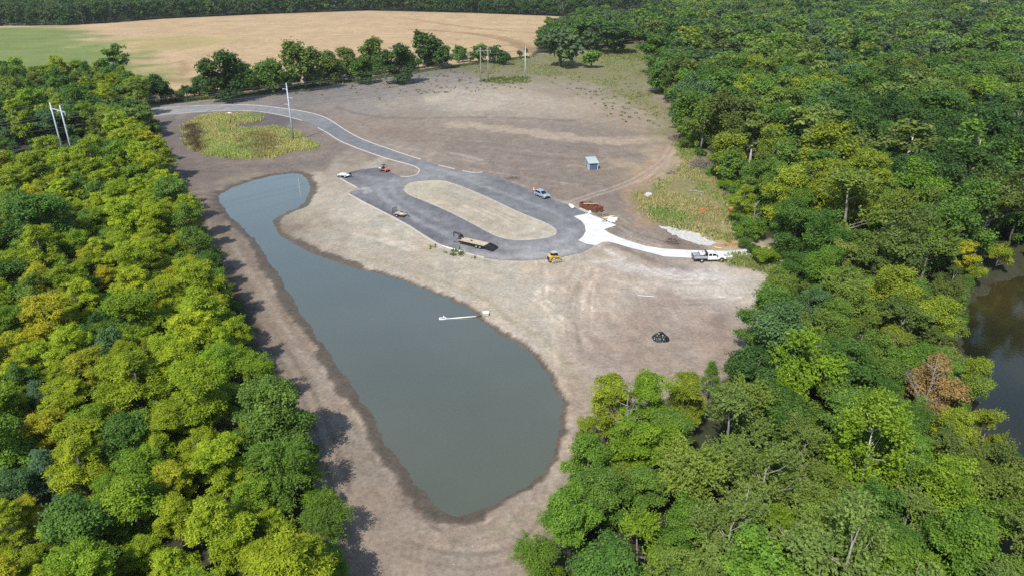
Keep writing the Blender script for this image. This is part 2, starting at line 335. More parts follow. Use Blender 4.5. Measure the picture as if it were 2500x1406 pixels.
    for px, wd in LANES:
        base = smooth_line(ats(px), 6, False); tn = np.gradient(base, axis=0); tn /= np.linalg.norm(tn, axis=1)[:, None]; nr = np.stack([-tn[:, 1], tn[:, 0]], 1)
        for q in range(8):
            off = rg.normal(0, wd * .3); bend = rg.normal(0, wd * .18); i0, i1 = sorted(rg.integers(0, len(base), 2)); i1 = max(i1, min(i0 + 6, len(base))); i0 = min(i0, max(0, i1 - 6))
            s_ = np.linspace(-1, 1, len(base)); Lq = (base + nr * (off + bend * s_ * s_)[:, None])[i0:i1]
            if len(Lq) < 3: continue
            tone = rg.choice((-1, 1)) * rg.uniform(.14, .34); pair = (-.9, .9) if rg.random() < .6 else (0,); wq = rg.uniform(.3, .5) if len(pair) == 2 else rg.uniform(.5, 1.4)
            nq = nr[i0:i1]
            for pr in pair:
                m = sstep(wq, wq * .3, ld(Lq + nq * pr, 6)) * np.clip(n1 * 1.8 - .3, 0, 1) * keepm; col = col * (1 + (tone * m)[:, None])
    # light rim round the road and the island, gravel
    dr = sd(ROAD); di = sd(ISLAND)
    paint(.5 * sstep(2.2, .2, np.where(dr > 0, dr, 9)) * (Y < 190) * n1, (214,206,192))
    paint(.55 * sstep(-1.6, -.1, di) * (di < 0), (212,204,188))
    # turf (real blades stand on it, see the grass objects)
    def turf(px, rgb, rag=6, amt=.85, soft=2.5):
        nonlocal green
        d = sd(ats(px)) + (n2 - .5) * rag * 2 + (n1 - .5) * rag
        m = amt * sstep(soft, -soft, d); paint(m, rgb, .3); green = np.maximum(green, m)
        return m
    turf(HGRASS_PX, (134,135,86), 9, .62, 10)
    turf(PGRASS_PX, (128,136,72), 4, .7)
    turf(RGRASS_PX, (146,140,88), 4, .72, 3)
    turf([(1650,350),(1690,345),(1745,405),(1810,450),(1815,560),(1780,560),(1790,500),(1740,440),(1690,400)], (118,128,72), 3, .8)
    turf(TGRASS_PX, (122,124,82), 2, .8, 1.5)
    turf(MOUND_PX, (140,132,74), 1.2, .95, .8)
    dh = ld(smooth_line(ats([(372,250),(440,246),(500,238),(600,226),(700,214),(800,200),(900,188),(1000,174),(1100,160),(1200,150),(1300,136)]), 4, False), 30)
    m = sstep(7, 3.5, dh + (n1 - .5) * 5); paint(m, (78,88,52)); green = np.maximum(green, m)
    d2 = ld(ats([(860,200),(1000,183),(1150,165),(1280,150)]), 40); m = .45 * sstep(14, 5, d2 + (n2 - .5) * 18); paint(m, (118,124,84)); green = np.maximum(green, m)
    # mown meadow by the far wood
    turf([(1430,118),(1480,100),(1570,92),(1580,150),(1540,150)], (122,124,78), 3, .9)
    # wet margin of the pond
    cx = np.interp(Y, [70, 100, 150, 200], [-3, -16, -38, -55])
    ww = np.where(X < cx, 2.1, .95) * (.45 + 1.1 * n2)
    m = sstep(ww + .25, ww - .25, np.abs(dp)) * (dp > -3); m = np.where(dp < 0, 1, m) * (dp < 4)
    paint(m * .93, (104,93,80), .1); wet = m
    m = sstep(.9, .2, np.abs(dp - 3.4 - n1)) * (X > cx) * .55 * (Y < 185); paint(m, (166,158,130))
    # creek bed
    m = sstep(1.5, -1, dc + (n1 - .5) * 3); paint(m, (72,64,48)); wet = np.maximum(wet, m * .6)
    # fields
    kc = sstep(3, -1, dfield)
    rows = fbm(X * .03, Y * .11, 41); fine = fbm(X * .3, Y * .25, 51, 4)
    c = np.array(lin((207,178,138))) * ALB * (1 + (rows - .5) * .26 + (fine - .5) * .4)[:, None]
    dg = np.full(n, 1e3); dg[kf] = sdist(X[kf], Y[kf], ats(GREENFIELD_PX))
    g1 = sstep(22, -22, dg + (n2 - .5) * 70)
    dy = np.full(n, 1e3); dy[kf] = sdist(X[kf], Y[kf], ats([(290,100),(420,88),(545,92),(540,108),(430,122),(320,126)])); g2 = .6 * sstep(14, -14, dy + (n2 - .5) * 50)
    gc = np.array(lin((132,148,80))) * ALB * (1 + (rows - .5) * .35 + (fine - .5) * .2)[:, None]
    yc = np.array(lin((178,168,100))) * ALB
    c = c * (1 - g2[:, None]) + yc * g2[:, None]; c = c * (1 - g1[:, None]) + gc * g1[:, None]
    for px, w, amt in (([(980,44),(1100,62),(1220,75),(1330,83)], 5, .5), ([(1000,72),(1120,80),(1230,98),(1290,128)], 4.5, .65), ([(1140,82),(1220,90),(1275,108),(1300,128)], 5, .55), ([(440,150),(452,165),(446,185)], 3, .5), ([(455,195),(470,205)], 6, .4)):
        L = smooth_line(ats(px), 4, False); d = np.full(n, 1e3); d[kf] = ldist(X[kf], Y[kf], L); m = amt * sstep(w * 1.5, w * .3, d + (fine - .5) * w)
        c = c * (1 - m[:, None]) + np.array(lin((165,132,96))) * ALB * m[:, None]
    col = col * (1 - kc[:, None]) + c * kc[:, None]; crop = kc
    # far bare field and far pale fields beyond the woods
    for px, rgb in (([(2300,118),(2360,118),(2365,152),(2300,150)], (132,124,104)), ([(2330,-6),(2500,-8),(2700,-6),(2700,16),(2500,12),(2340,20)], (216,196,158)), ([(-30,62),(70,58),(70,66),(-30,70)], (200,188,150))):
        d = np.full(n, 1e3); d[kf] = sdist(X[kf], Y[kf], ats(px)); paint(sstep(4, -4, d), rgb)
    far = sstep(900, 1300, np.abs(Y) + np.abs(X) * .3); paint(far * .9, (104,116,72))
    V = np.stack([X, Y, z], 1); R, Cn = shp
    i = np.arange(R * Cn).reshape(shp); F = np.stack([i[:-1, :-1], i[:-1, 1:], i[1:, 1:], i[1:, :-1]], -1).reshape(-1, 4)
    me = np_mesh('ground', V, F, True)
    at_ = me.attributes.new('soil', 'FLOAT_COLOR', 'POINT'); at_.data.foreach_set('color', np.concatenate([np.clip(col, 0, 1), np.ones((n, 1))], 1).astype(np.float32).ravel())
    at_ = me.attributes.new('zone', 'FLOAT_COLOR', 'POINT'); at_.data.foreach_set('color', np.stack([green, crop, wet, np.ones(n)], 1).astype(np.float32).ravel())
    # material
    m = bpy.data.materials.new('ground_soil'); m.use_nodes = True; nt = m.node_tree; N = nt.nodes; L = nt.links; b = N['Principled BSDF']
    b.inputs['Specular IOR Level'].default_value = .25
    a1 = N.new('ShaderNodeAttribute'); a1.attribute_name = 'soil'; a2 = N.new('ShaderNodeAttribute'); a2.attribute_name = 'zone'
    sep = N.new('ShaderNodeSeparateColor'); L.new(a2.outputs['Color'], sep.inputs[0])
    tc = N.new('ShaderNodeTexCoord')
    def noise(scale, detail, rough=.6, sx=1, sy=1, rot=0):
        mp = N.new('ShaderNodeMapping'); mp.inputs['Scale'].default_value = (sx, sy, 1); mp.inputs['Rotation'].default_value = (0, 0, rot); L.new(tc.outputs['Object'], mp.inputs['Vector'])
        t = N.new('ShaderNodeTexNoise'); t.inputs['Scale'].default_value = scale; t.inputs['Detail'].default_value = detail; t.inputs['Roughness'].default_value = rough
        L.new(mp.outputs[0], t.inputs['Vector']); return t.outputs['Fac']
    def mr(v, a, b_, lo, hi):
        t = N.new('ShaderNodeMapRange'); t.inputs[1].default_value = a; t.inputs[2].default_value = b_; t.inputs[3].default_value = lo; t.inputs[4].default_value = hi; L.new(v, t.inputs[0]); return t.outputs[0]
    def mul(v, w):
        t = N.new('ShaderNodeMath'); t.operation = 'MULTIPLY'; L.new(v, t.inputs[0])
        if isinstance(w, float): t.inputs[1].default_value = w
        else: L.new(w, t.inputs[1])
        return t.outputs[0]
    f = mul(mul(mr(noise(1.7, 6, .7), .3, .7, .72, 1.26), mr(noise(.45, 5, .65), .3, .7, .87, 1.12)), mr(noise(.35, 5, .7, 1, .3, .75), .32, .68, .93, 1.07))
    f = mul(f, mr(noise(7, 3, .7), .3, .7, .85, 1.14))
    fg = mr(noise(2.6, 5, .75), .35, .68, .62, 1.3)
    mx = N.new('ShaderNodeMix'); mx.data_type = 'FLOAT'; L.new(sep.outputs[0], mx.inputs[0]); L.new(f, mx.inputs[2]); L.new(fg, mx.inputs[3])
    fc = mul(mr(noise(.55, 6, .8, 1, .7, .1), .3, .7, .72, 1.22), mr(noise(.05, 5, .6, 1, .35, .12), .3, .7, .9, 1.08))
    mx2 = N.new('ShaderNodeMix'); mx2.data_type = 'FLOAT'; L.new(sep.outputs[1], mx2.inputs[0]); L.new(mx.outputs[0], mx2.inputs[2]); L.new(fc, mx2.inputs[3])
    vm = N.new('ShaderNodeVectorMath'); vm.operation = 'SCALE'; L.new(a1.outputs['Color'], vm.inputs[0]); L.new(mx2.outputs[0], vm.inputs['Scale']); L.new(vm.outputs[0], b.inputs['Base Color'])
    L.new(mr(sep.outputs[2], 0, 1, .97, .55), b.inputs['Roughness'])
    bp = N.new('ShaderNodeBump'); bp.inputs['Strength'].default_value = .5; bp.inputs['Distance'].default_value = .12; L.new(f, bp.inputs['Height']); L.new(bp.outputs[0], b.inputs['Normal'])
    o = link('ground', me, m); tag(o, 'bare graded tan and brown dirt of the clearing with fields beyond', 'ground', kind='structure')
build_ground()

# ------------------------------------------------------------------ water
def flat_mesh(name, outer, z, holes=(), step=None):
    """a sheet over an outline, with inner points so it can carry tones"""
    pts = [Vector(p[:2]) for p in outer]; edges = [(i, (i + 1) % len(pts)) for i in range(len(pts))]
    for h in holes:
        b = len(pts); pts += [Vector(p[:2]) for p in h]; edges += [(b + i, b + (i + 1) % len(h)) for i in range(len(h))]
    O = np.asarray(outer)[:, :2]
    if step:
        gx, gy = np.meshgrid(np.arange(O[:, 0].min(), O[:, 0].max(), step), np.arange(O[:, 1].min(), O[:, 1].max(), step * 1.6)); gx = gx.ravel(); gy = gy.ravel()
        k = sdist(gx, gy, O) < -step * .35
        for h in holes: k &= sdist(gx, gy, h) > step * .35
        pts += [Vector((a, b)) for a, b in zip(gx[k], gy[k])]
    vs, _, fs, *_r = delaunay_2d_cdt(pts, edges, [], 0, 1e-5)
    V = np.array([(v[0], v[1], z) for v in vs]); F = np.array(fs); c = V[F].mean(1)
    k = sdist(c[:, 0], c[:, 1], O) < 0
    for h in holes: k &= sdist(c[:, 0], c[:, 1], h) > 0
    F = F[k]; n = np.cross(V[F[:, 1]] - V[F[:, 0]], V[F[:, 2]] - V[F[:, 0]])[:, 2]; F[n < 0] = F[n < 0][:, ::-1]
    return np_mesh(name, V, F)
def water_mat(name, color, scale, strength, color2=None, rough=.04, power=2.4):
    m = bpy.data.materials.new(name); m.use_nodes = True; nt = m.node_tree; b = nt.nodes['Principled BSDF']
    b.inputs['Roughness'].default_value = .5; b.inputs['Specular IOR Level'].default_value = 0
    tc = nt.nodes.new('ShaderNodeTexCoord')
    n0 = nt.nodes.new('ShaderNodeTexNoise'); n0.inputs['Scale'].default_value = .035; n0.inputs['Detail'].default_value = 4; nt.links.new(tc.outputs['Object'], n0.inputs['Vector'])
    rp = nt.nodes.new('ShaderNodeValToRGB'); rp.color_ramp.elements[0].position = .35; rp.color_ramp.elements[1].position = .65
    rp.color_ramp.elements[0].color = (*color, 1); rp.color_ramp.elements[1].color = (*(color2 or color), 1)
    nt.links.new(n0.outputs['Fac'], rp.inputs[0]); nt.links.new(rp.outputs[0], b.inputs['Base Color'])
    nz = nt.nodes.new('ShaderNodeTexNoise'); nz.inputs['Scale'].default_value = scale; nz.inputs['Detail'].default_value = 4
    nt.links.new(tc.outputs['Object'], nz.inputs['Vector'])
    bp = nt.nodes.new('ShaderNodeBump'); bp.inputs['Strength'].default_value = strength; bp.inputs['Distance'].default_value = .05
    nt.links.new(nz.outputs['Fac'], bp.inputs['Height'])
    gl = nt.nodes.new('ShaderNodeBsdfGlossy'); gl.inputs['Roughness'].default_value = rough; nt.links.new(bp.outputs[0], gl.inputs['Normal'])
    lw = nt.nodes.new('ShaderNodeLayerWeight'); lw.inputs['Blend'].default_value = .5; pw = nt.nodes.new('ShaderNodeMath'); pw.operation = 'POWER'; pw.inputs[1].default_value = power; nt.links.new(lw.outputs['Facing'], pw.inputs[0])
    ad = nt.nodes.new('ShaderNodeMath'); ad.operation = 'MULTIPLY_ADD'; ad.inputs[1].default_value = .97; ad.inputs[2].default_value = .02; nt.links.new(pw.outputs[0], ad.inputs[0])
    mx = nt.nodes.new('ShaderNodeMixShader'); nt.links.new(ad.outputs[0], mx.inputs[0]); nt.links.new(b.outputs[0], mx.inputs[1]); nt.links.new(gl.outputs[0], mx.inputs[2]); nt.links.new(mx.outputs[0], nt.nodes['Material Output'].inputs['Surface'])
    return m
def grow(poly, d):
    P = np.asarray(poly, float); t = np.roll(P, -1, 0) - np.roll(P, 1, 0); t /= np.linalg.norm(t, axis=1)[:, None] + 1e-9
    nrm = np.stack([t[:, 1], -t[:, 0]], 1); A = .5 * np.sum(P[:, 0] * np.roll(P[:, 1], -1) - np.roll(P[:, 0], -1) * P[:, 1])
    return P + nrm * d * (1 if A > 0 else -1)
o = link('pond_water', flat_mesh('pond_water', grow(POND, 1.2), WATER_Z), water_mat('pond_water', (.076, .086, .064), 2.2, .03, (.092, .101, .077)))
tag(o, 'still murky grey-green water of the long pond', 'pond', kind='structure')
tn = np.gradient(CREEK_MID, axis=0); tn /= np.linalg.norm(tn, axis=1)[:, None]; nr = np.stack([-tn[:, 1], tn[:, 0]], 1)
W = CREEK_W + 3
o = link('creek_water', flat_mesh('creek_water', np.concatenate([CREEK_MID + nr * W, (CREEK_MID - nr * W)[::-1]]), CREEK_Z), water_mat('creek_water', (.012, .014, .007), 1.6, .25, (.040, .034, .012), .05, 3.6))
tag(o, 'dark brown water of the creek behind the trees', 'creek', kind='structure')

# ------------------------------------------------------------------ road, island kerbs, concrete drive
def asphalt_mat():
    m = bpy.data.materials.new('dusty_asphalt'); m.use_nodes = True; nt = m.node_tree; N = nt.nodes; L = nt.links; b = N['Principled BSDF']; b.inputs['Roughness'].default_value = .85; b.inputs['Specular IOR Level'].default_value = .3
    a = N.new('ShaderNodeAttribute'); a.attribute_name = 'soil'; tc = N.new('ShaderNodeTexCoord'); prev = a.outputs['Color']
    for sc, det, lo, hi, sx, sy in ((.35, 6, .82, 1.18, 1, 1), (2, 6, .86, 1.14, 1, 1), (.8, 5, .93, 1.08, 1, .25), (14, 2, .9, 1.1, 1, 1)):
        mp = N.new('ShaderNodeMapping'); mp.inputs['Scale'].default_value = (sx, sy, 1); mp.inputs['Rotation'].default_value = (0, 0, -.62); L.new(tc.outputs['Object'], mp.inputs[0])
        t = N.new('ShaderNodeTexNoise'); t.inputs['Scale'].default_value = sc; t.inputs['Detail'].default_value = det; L.new(mp.outputs[0], t.inputs['Vector'])
        r = N.new('ShaderNodeMapRange'); r.inputs[1].default_value = .32; r.inputs[2].default_value = .68; r.inputs[3].default_value = lo; r.inputs[4].default_value = hi; L.new(t.outputs['Fac'], r.inputs[0])
        v = N.new('ShaderNodeVectorMath'); v.operation = 'SCALE'; L.new(prev, v.inputs[0]); L.new(r.outputs[0], v.inputs['Scale']); prev = v.outputs[0]
    L.new(prev, b.inputs['Base Color']); return m
ROADTONE = [(380,275,176,178,180),(520,265,166,169,174),(650,268,158,161,167),(760,290,150,152,158),(830,330,138,141,149),(900,362,142,145,152),(980,388,146,148,153),(1060,415,148,150,155),(1140,430,148,150,154),(1230,455,136,138,144),(1320,490,140,142,149),(1390,515,136,138,145),(1410,580,148,149,155),(1380,610,164,164,168),(1300,615,158,158,163),(1230,615,146,146,152),(1150,590,138,138,145),(1080,570,134,134,142),(1000,520,134,135,143),(940,490,136,137,145),(900,470,146,148,154),(960,450,152,155,158),(1040,432,156,158,161),(900,430,134,133,141),(880,418,126,125,132),(940,420,124,123,131)]
me = flat_mesh('road', ROAD, .03, [ISLAND], 1.1); co = np.empty(len(me.vertices) * 3); me.vertices.foreach_get('co', co); co = co.reshape(-1, 3)
acc = np.zeros((len(co), 3)); ws = np.zeros(len(co))
for a_, b_, *c_ in ROADTONE:
    p = at(a_, b_); w = 1 / ((co[:, 0] - p.x) ** 2 + ((co[:, 1] - p.y) * .6) ** 2 + 3) ** 1.6; acc += w[:, None] * np.array(lin(c_)); ws += w
rc = acc / ws[:, None] * ALB * np.array([1.0, .975, .925]) * .91
def road_line(px, wdt, rgb, amt):
    global rc
    d = ldist(co[:, 0], co[:, 1], smooth_line(ats(px), 5, False)); m_ = (amt * sstep(wdt, wdt * .2, d) * (.4 + .9 * fbm(co[:, 0] * .5, co[:, 1] * .5, 77)))[:, None]
    rc = rc * (1 - m_) + np.array(lin(rgb)) * ALB * m_
for px, w_, c_, a_ in (([(925,455),(935,480),(980,515),(1040,550),(1110,580)], 1.6, (176,178,182), .5), ([(955,455),(962,475),(1010,508),(1070,540)], 1.4, (172,174,178), .4), ([(870,425),(920,440),(1000,440),(1080,425)], 2.2, (168,172,175), .45), ([(1120,430),(1220,470),(1330,510),(1390,540)], 1.3, (176,178,182), .45), ([(1090,440),(1200,470),(1300,510)], 1.2, (118,118,126), .35), ([(1230,600),(1290,610),(1370,590),(1405,560)], 1.8, (182,182,186), .55), ([(1100,590),(1160,612),(1240,625),(1320,622)], 1.8, (174,174,178), .45), ([(790,300),(850,335),(930,368),(1010,396)], 1.0, (124,126,134), .5), ([(885,462),(900,464),(893,470)], 1.2, (205,204,202), .8), ([(862,480),(930,512),(1000,546),(1070,588)], 2.6, (104,104,112), .6), ([(855,424),(890,420),(930,416)], 3.2, (100,99,106), .7), ([(1200,436),(1260,458),(1340,492)], 2.2, (112,112,120), .55), ([(1010,480),(1100,526),(1200,582)], 2.2, (110,110,118), .5), ([(1120,612),(1200,628),(1260,632)], 1.2, (196,192,186), .6), ([(1290,625),(1360,620),(1420,600)], 2.2, (196,194,190), .55), ([(1160,432),(1100,424),(1040,408)], 2.4, (172,174,174), .5)): road_line(px, w_, c_, a_)
at_ = me.attributes.new('soil', 'FLOAT_COLOR', 'POINT'); at_.data.foreach_set('color', np.concatenate([rc, np.ones((len(rc), 1))], 1).astype(np.float32).ravel())
tag(link('road', me, asphalt_mat()), 'dusty grey asphalt road curving into an oval parking loop', 'road', kind='structure')
o = link('concrete_drive', flat_mesh('concrete_drive', PAD, .05), mat('white_concrete', (.585, .58, .565), .9, vary=.09, scale=.35))
tag(o, 'bright white concrete pad and drive joining the loop', 'driveway', kind='structure')
me = bpy.data.meshes.new('x')
o = link('gravel_patch', flat_mesh('gravel_patch', smooth_line(ats(GRAVEL_PX), 4) + RNG.normal(0, .35, (len(GRAVEL_PX) * 4, 2)), .02, step=.8), M['gravel']); tag(o, 'flat patch of white crushed gravel beside the rough grass', 'gravel', kind='structure')

def kerb(px, width=.42, h=.13, z=.0, n=4, label='pale concrete kerb along the road', side=1):
    L = smooth_line(ats(px), n, False); t = np.gradient(L, axis=0); t /= np.linalg.norm(t, axis=1)[:, None]; nr = np.stack([-t[:, 1], t[:, 0]], 1) * side
    prof = [(0, z - .02), (.03, z + h), (width - .03, z + h), (width, z - .02)]; k = len(prof); V = []; F = []
    for p, q in zip(L, nr): V += [(p[0] + q[0] * a, p[1] + q[1] * a, zz) for a, zz in prof]
    for i in range(len(L) - 1):
        F += [(i * k + j, i * k + j + 1, (i + 1) * k + j + 1, (i + 1) * k + j) for j in range(k - 1)]
    F2 = [tuple(range(k)), tuple(range(len(V) - 1, len(V) - 1 - k, -1))]
    me = bpy.data.meshes.new('kerb'); me.from_pydata(V, [], F + F2)
    bm = bmesh.new(); bm.from_mesh(me); bmesh.ops.recalc_face_normals(bm, faces=bm.faces); bm.to_mesh(me); bm.free()
    tag(link('kerb', me, M['concrete']), label, 'kerb', kind='structure')
kerb([p for p in ROAD_PX[1:16]], .5, label='pale kerb along the field side of the entry road')
kerb([(1070,404.5),(1090,409.5),(1110,414)], .45, label='short pale kerb end by the brown dirt')
kerb([(1128,418),(1155,422.8),(1179,421.5)], .45, label='short pale kerb where the loop begins')
kerb([(978,432.5),(1000,432.5),(1018,428),(1026,418),(1020,410),(1000,402),(960,391.5),(920,379),(870,361),(830,344),(800,325),(778,313)], .45, label='pale kerb round the dirt nose beside the small lot', n=4)
kerb([(740,295.5),(700,285),(650,275.5),(600,271),(520,272),(440,277.5),(372,284)], .35, label='pale kerb along the grassy mound side of the entry road')
kerb([(1184,628.5),(1150,620.5),(1124,612.5),(1078,599),(1041,578),(999,551.5),(962,531),(920,509.5),(885,491.5),(853,474)], .42, label='long pale kerb between the loop and the pond slope')
kerb([(874,459),(850,446),(833,436)], .4, label='thin pale kerb along the small lot')
kerb(ISLAND_PX + [ISLAND_PX[0]], .14, .05, label='low kerb round the oval dirt island', side=-1, n=3)
kerb([(1412,511),(1424,516.5),(1433,521)], .8, .2, label='broken kerb piece beside the rusty hopper')
# ------------------------------------------------------------------ trees
def leaf_mat():
    m = bpy.data.materials.new('leaf_foliage'); m.use_nodes = True; nt = m.node_tree; N = nt.nodes; L = nt.links
    b = N['Principled BSDF']; out = N['Material Output']
    b.inputs['Roughness'].default_value = .6; b.inputs['Specular IOR Level'].default_value = .22
    oi = N.new('ShaderNodeObjectInfo'); at_ = N.new('ShaderNodeAttribute'); at_.attribute_name = 'leafvar'
    r1 = N.new('ShaderNodeMapRange'); r1.inputs[3].default_value = .64; r1.inputs[4].default_value = 1.50; L.new(at_.outputs['Fac'], r1.inputs[0])
    sc = N.new('ShaderNodeVectorMath'); sc.operation = 'SCALE'; L.new(oi.outputs['Color'], sc.inputs[0]); L.new(r1.outputs[0], sc.inputs['Scale'])
    hs = N.new('ShaderNodeHueSaturation'); hs.inputs['Saturation'].default_value = 1.0
    r2 = N.new('ShaderNodeMapRange'); r2.inputs[3].default_value = .512; r2.inputs[4].default_value = .486; L.new(at_.outputs['Fac'], r2.inputs[0]); L.new(r2.outputs[0], hs.inputs['Hue'])
    L.new(sc.outputs[0], hs.inputs['Color']); L.new(hs.outputs[0], b.inputs['Base Color'])
    tr = N.new('ShaderNodeBsdfTranslucent'); mc = N.new('ShaderNodeMix'); mc.data_type = 'RGBA'; mc.blend_type = 'MULTIPLY'; mc.inputs[0].default_value = 1.0
    L.new(hs.outputs[0], mc.inputs[6]); mc.inputs[7].default_value = (1.15, 1.2, .5, 1); L.new(mc.outputs[2], tr.inputs['Color'])
    mix = N.new('ShaderNodeMixShader'); mix.inputs[0].default_value = .32; L.new(b.outputs[0], mix.inputs[1]); L.new(tr.outputs[0], mix.inputs[2]); L.new(mix.outputs[0], out.inputs['Surface'])
    return m
LEAF = leaf_mat()

def unit(v): return v / (np.linalg.norm(v, axis=-1, keepdims=True) + 1e-9)
def leaf_faces(P, Nn, A, Ls, Ws):
    Nn = unit(Nn); a = A - Nn * np.sum(A * Nn, 1, keepdims=True); a = unit(a); b = np.cross(Nn, a)
    Ls = Ls[:, None]; Ws = Ws[:, None]
    V = np.stack([P - a * Ls * .5, P + b * Ws * .5 + a * Ls * .05, P + a * Ls * .5, P - b * Ws * .5 + a * Ls * .05], 1)
    return V.reshape(-1, 3)
def clump_centres(rng, n, R, base, H, prof, inner=.3, lobes=0, rl=1.5):
    def shell(n, R, base, H):
        t = rng.random(n) ** .8; ang = np.arange(n) * 2.39996 + rng.normal(0, .35, n)
        rad = R * prof(t) * np.sqrt(inner + (1 - inner) * rng.random(n))
        return np.stack([np.cos(ang) * rad, np.sin(ang) * rad, base + t * (H - base)], 1), t
    if not lobes: return shell(n, R, base, H)
    Lb, t = shell(lobes, R - rl * .8, base + rl * .5, H - rl * .7); i = rng.integers(0, lobes, n); d = rng.normal(0, 1, (n, 3)); d[:, 2] = np.abs(d[:, 2]) * np.where(rng.random(n) < .8, 1, -.7); d = unit(d)
    r = rl * rng.uniform(.7, 1.25, lobes)
    return Lb[i] + d * (r[i] * rng.uniform(.55, 1.05, n))[:, None] * np.array([1, 1, .8]), t[i]
PROF = dict(
    round=lambda t: np.sqrt(np.clip(1 - (1.55 * (t - .38)) ** 2, .08, 1)),
    wide=lambda t: np.sqrt(np.clip(1 - (1.25 * (t - .35)) ** 2, .08, 1)),
    vase=lambda t: np.clip(.45 + .75 * t, 0, 1) * np.sqrt(np.clip(1 - (1.9 * np.clip(t - .55, 0, 1)) ** 2, .05, 1)),
    cone=lambda t: np.clip(1.02 - t, .05, 1) ** .8, column=lambda t: np.sqrt(np.clip(1 - (1.7 * (t - .45)) ** 2, .1, 1)),
    bush=lambda t: np.sqrt(np.clip(1 - (.95 * t) ** 2, .1, 1)))
def crown_data(seed, R=4.0, H=11.0, base=2.6, n_clump=60, rc=1.2, flat=.75, n_leaf=15000, L=.32, W=.2, prof='round', mode='puff', bias=(.4, .7), shoot_len=1.5, inner=.3, up=.6, lobes=0, rl=1.5):
    rng = np.random.default_rng(seed)
    C, t = clump_centres(rng, n_clump, R - rc * .55, base + rc * .4, H - rc * .55, PROF[prof], inner, lobes, rl)
    C += rng.normal(0, .12 * R / 4, C.shape)
    cid = rng.integers(0, n_clump, n_leaf); cr = rc * rng.uniform(.65, 1.25, n_clump); cvar = rng.random(n_clump)
    if mode == 'puff':
        d = rng.normal(0, 1, (n_leaf, 3)); d[:, 2] = np.abs(d[:, 2]) * np.where(rng.random(n_leaf) < .72, 1, -.8); d = unit(d)
        # lumpy clumps: radius changes with direction
        lump = 1 + .22 * np.sin(d[:, 0] * 5 + cid * 1.7) * np.cos(d[:, 1] * 5 + cid * 2.3)
        P = C[cid] + d * (cr[cid] * lump * np.clip(rng.normal(.80, .24, n_leaf), .15, 1.6))[:, None] * np.array([1, 1, flat])
        Nn = d * .55 + np.array([0, 0, up]) + rng.normal(0, .42, (n_leaf, 3)); A = rng.normal(0, 1, (n_leaf, 3)) + d * .5
        lv = np.clip(.62 * cvar[cid] + .40 * rng.random(n_leaf), 0, 1)
    else:
        ns = max(6, int(26 * n_clump / 60)); sid = rng.integers(0, ns, n_leaf)
        outw = C * np.array([1, 1, 0]); outw = unit(outw + 1e-3)
        S = unit(outw[:, None, :] * bias[0] + np.array([0, 0, bias[1]]) + rng.normal(0, .5, (n_clump, ns, 3)))
        S0 = C[:, None, :] + rng.normal(0, .34, (n_clump, ns, 3)) * cr[:, None, None]
        sl = shoot_len * rng.uniform(.5, 1.2, (n_clump, ns))
        u = rng.random(n_leaf); s = S[cid, sid]
        sag = np.zeros((n_leaf, 3)); sag[:, 2] = -.25 * (u * sl[cid, sid]) ** 2 * (1 if bias[1] < .3 else .3)
        P = S0[cid, sid] + s * (u * sl[cid, sid])[:, None] + sag + rng.normal(0, .09 * rc, (n_leaf, 3))
        Nn = np.array([0, 0, up]) + rng.normal(0, .6, (n_leaf, 3)) + unit(P - np.array([0, 0, base + (H - base) * .4])) * .4; A = s + rng.normal(0, .45, (n_leaf, 3))
        svar = rng.random((n_clump, ns)); lv = np.clip(.32 * cvar[cid] + .32 * svar[cid, sid] + .28 * rng.random(n_leaf) + .12 * u, 0, 1)
    ok = P[:, 2] > .12; P, Nn, A, lv = P[ok], Nn[ok], A[ok], lv[ok]; m = len(P)
    V = leaf_faces(P, Nn, A, L * rng.uniform(.65, 1.3, m), W * rng.uniform(.65, 1.3, m))
    return V.astype(np.float32), lv.astype(np.float32), C
def leaf_mesh(name, V, lv):
    me = np_mesh(name, V, np.arange(len(V)).reshape(-1, 4)); a = me.attributes.new('leafvar', 'FLOAT', 'FACE'); a.data.foreach_set('value', lv); me.materials.append(LEAF); return me
def trunk_mesh(name, seed, C, H, base, mat_, r0=.2, n_limb=14, lean=.25, top=.78, twigs=0, stems=1):
    rng = random.Random(seed); mb = MB(); tops = []
    for s in range(stems):
        lx, ly = rng.uniform(-lean, lean) * (1 + s), rng.uniform(-lean, lean) * (1 + s)
        z1 = H * top; pts = [(lx * t * t * 2 + rng.uniform(-.08, .08), ly * t * t * 2 + rng.uniform(-.08, .08), z1 * t - (.12 if t == 0 else 0)) for t in (0, .25, .5, .75, 1)]
        mb.tube(pts, [r0 * 1.15, r0, r0 * .8, r0 * .55, r0 * .25], 7); tops.append(pts)
    idx = sorted(range(len(C)), key=lambda i: rng.random())[:n_limb]
    for i in idx:
        c = Vector(C[i]); pts = rng.choice(tops); zs = max(base * .75, min(c.z - (c.xy.length) * .75, H * top * .95)); t = zs / (H * top)
        k = min(int(t * 4), 3); f = t * 4 - k; a = Vector(pts[k]).lerp(Vector(pts[k + 1]), min(f, 1)); b = a.lerp(c, .5) + Vector((rng.uniform(-.2, .2), rng.uniform(-.2, .2), -.1 * (c - a).length * .4))
        mb.tube([a, b, c], [r0 * .42 * (1.2 - t * .6), r0 * .28, r0 * .1], 5, False)
        for w in range(twigs):
            d = Vector((rng.gauss(0, 1), rng.gauss(0, 1), rng.gauss(.5, .7))).normalized(); s0 = b.lerp(c, rng.random()); e = s0 + d * rng.uniform(.5, 1.5); mb.tube([s0, s0.lerp(e, .5) + Vector((rng.uniform(-.1, .1),) * 3), e], [r0 * .14, r0 * .1, r0 * .04], 4, False)
    me = bpy.data.meshes.new(name); me.from_pydata(mb.v, [], mb.f)
    for p in me.polygons: p.use_smooth = True
    me.materials.append(mat_); return me

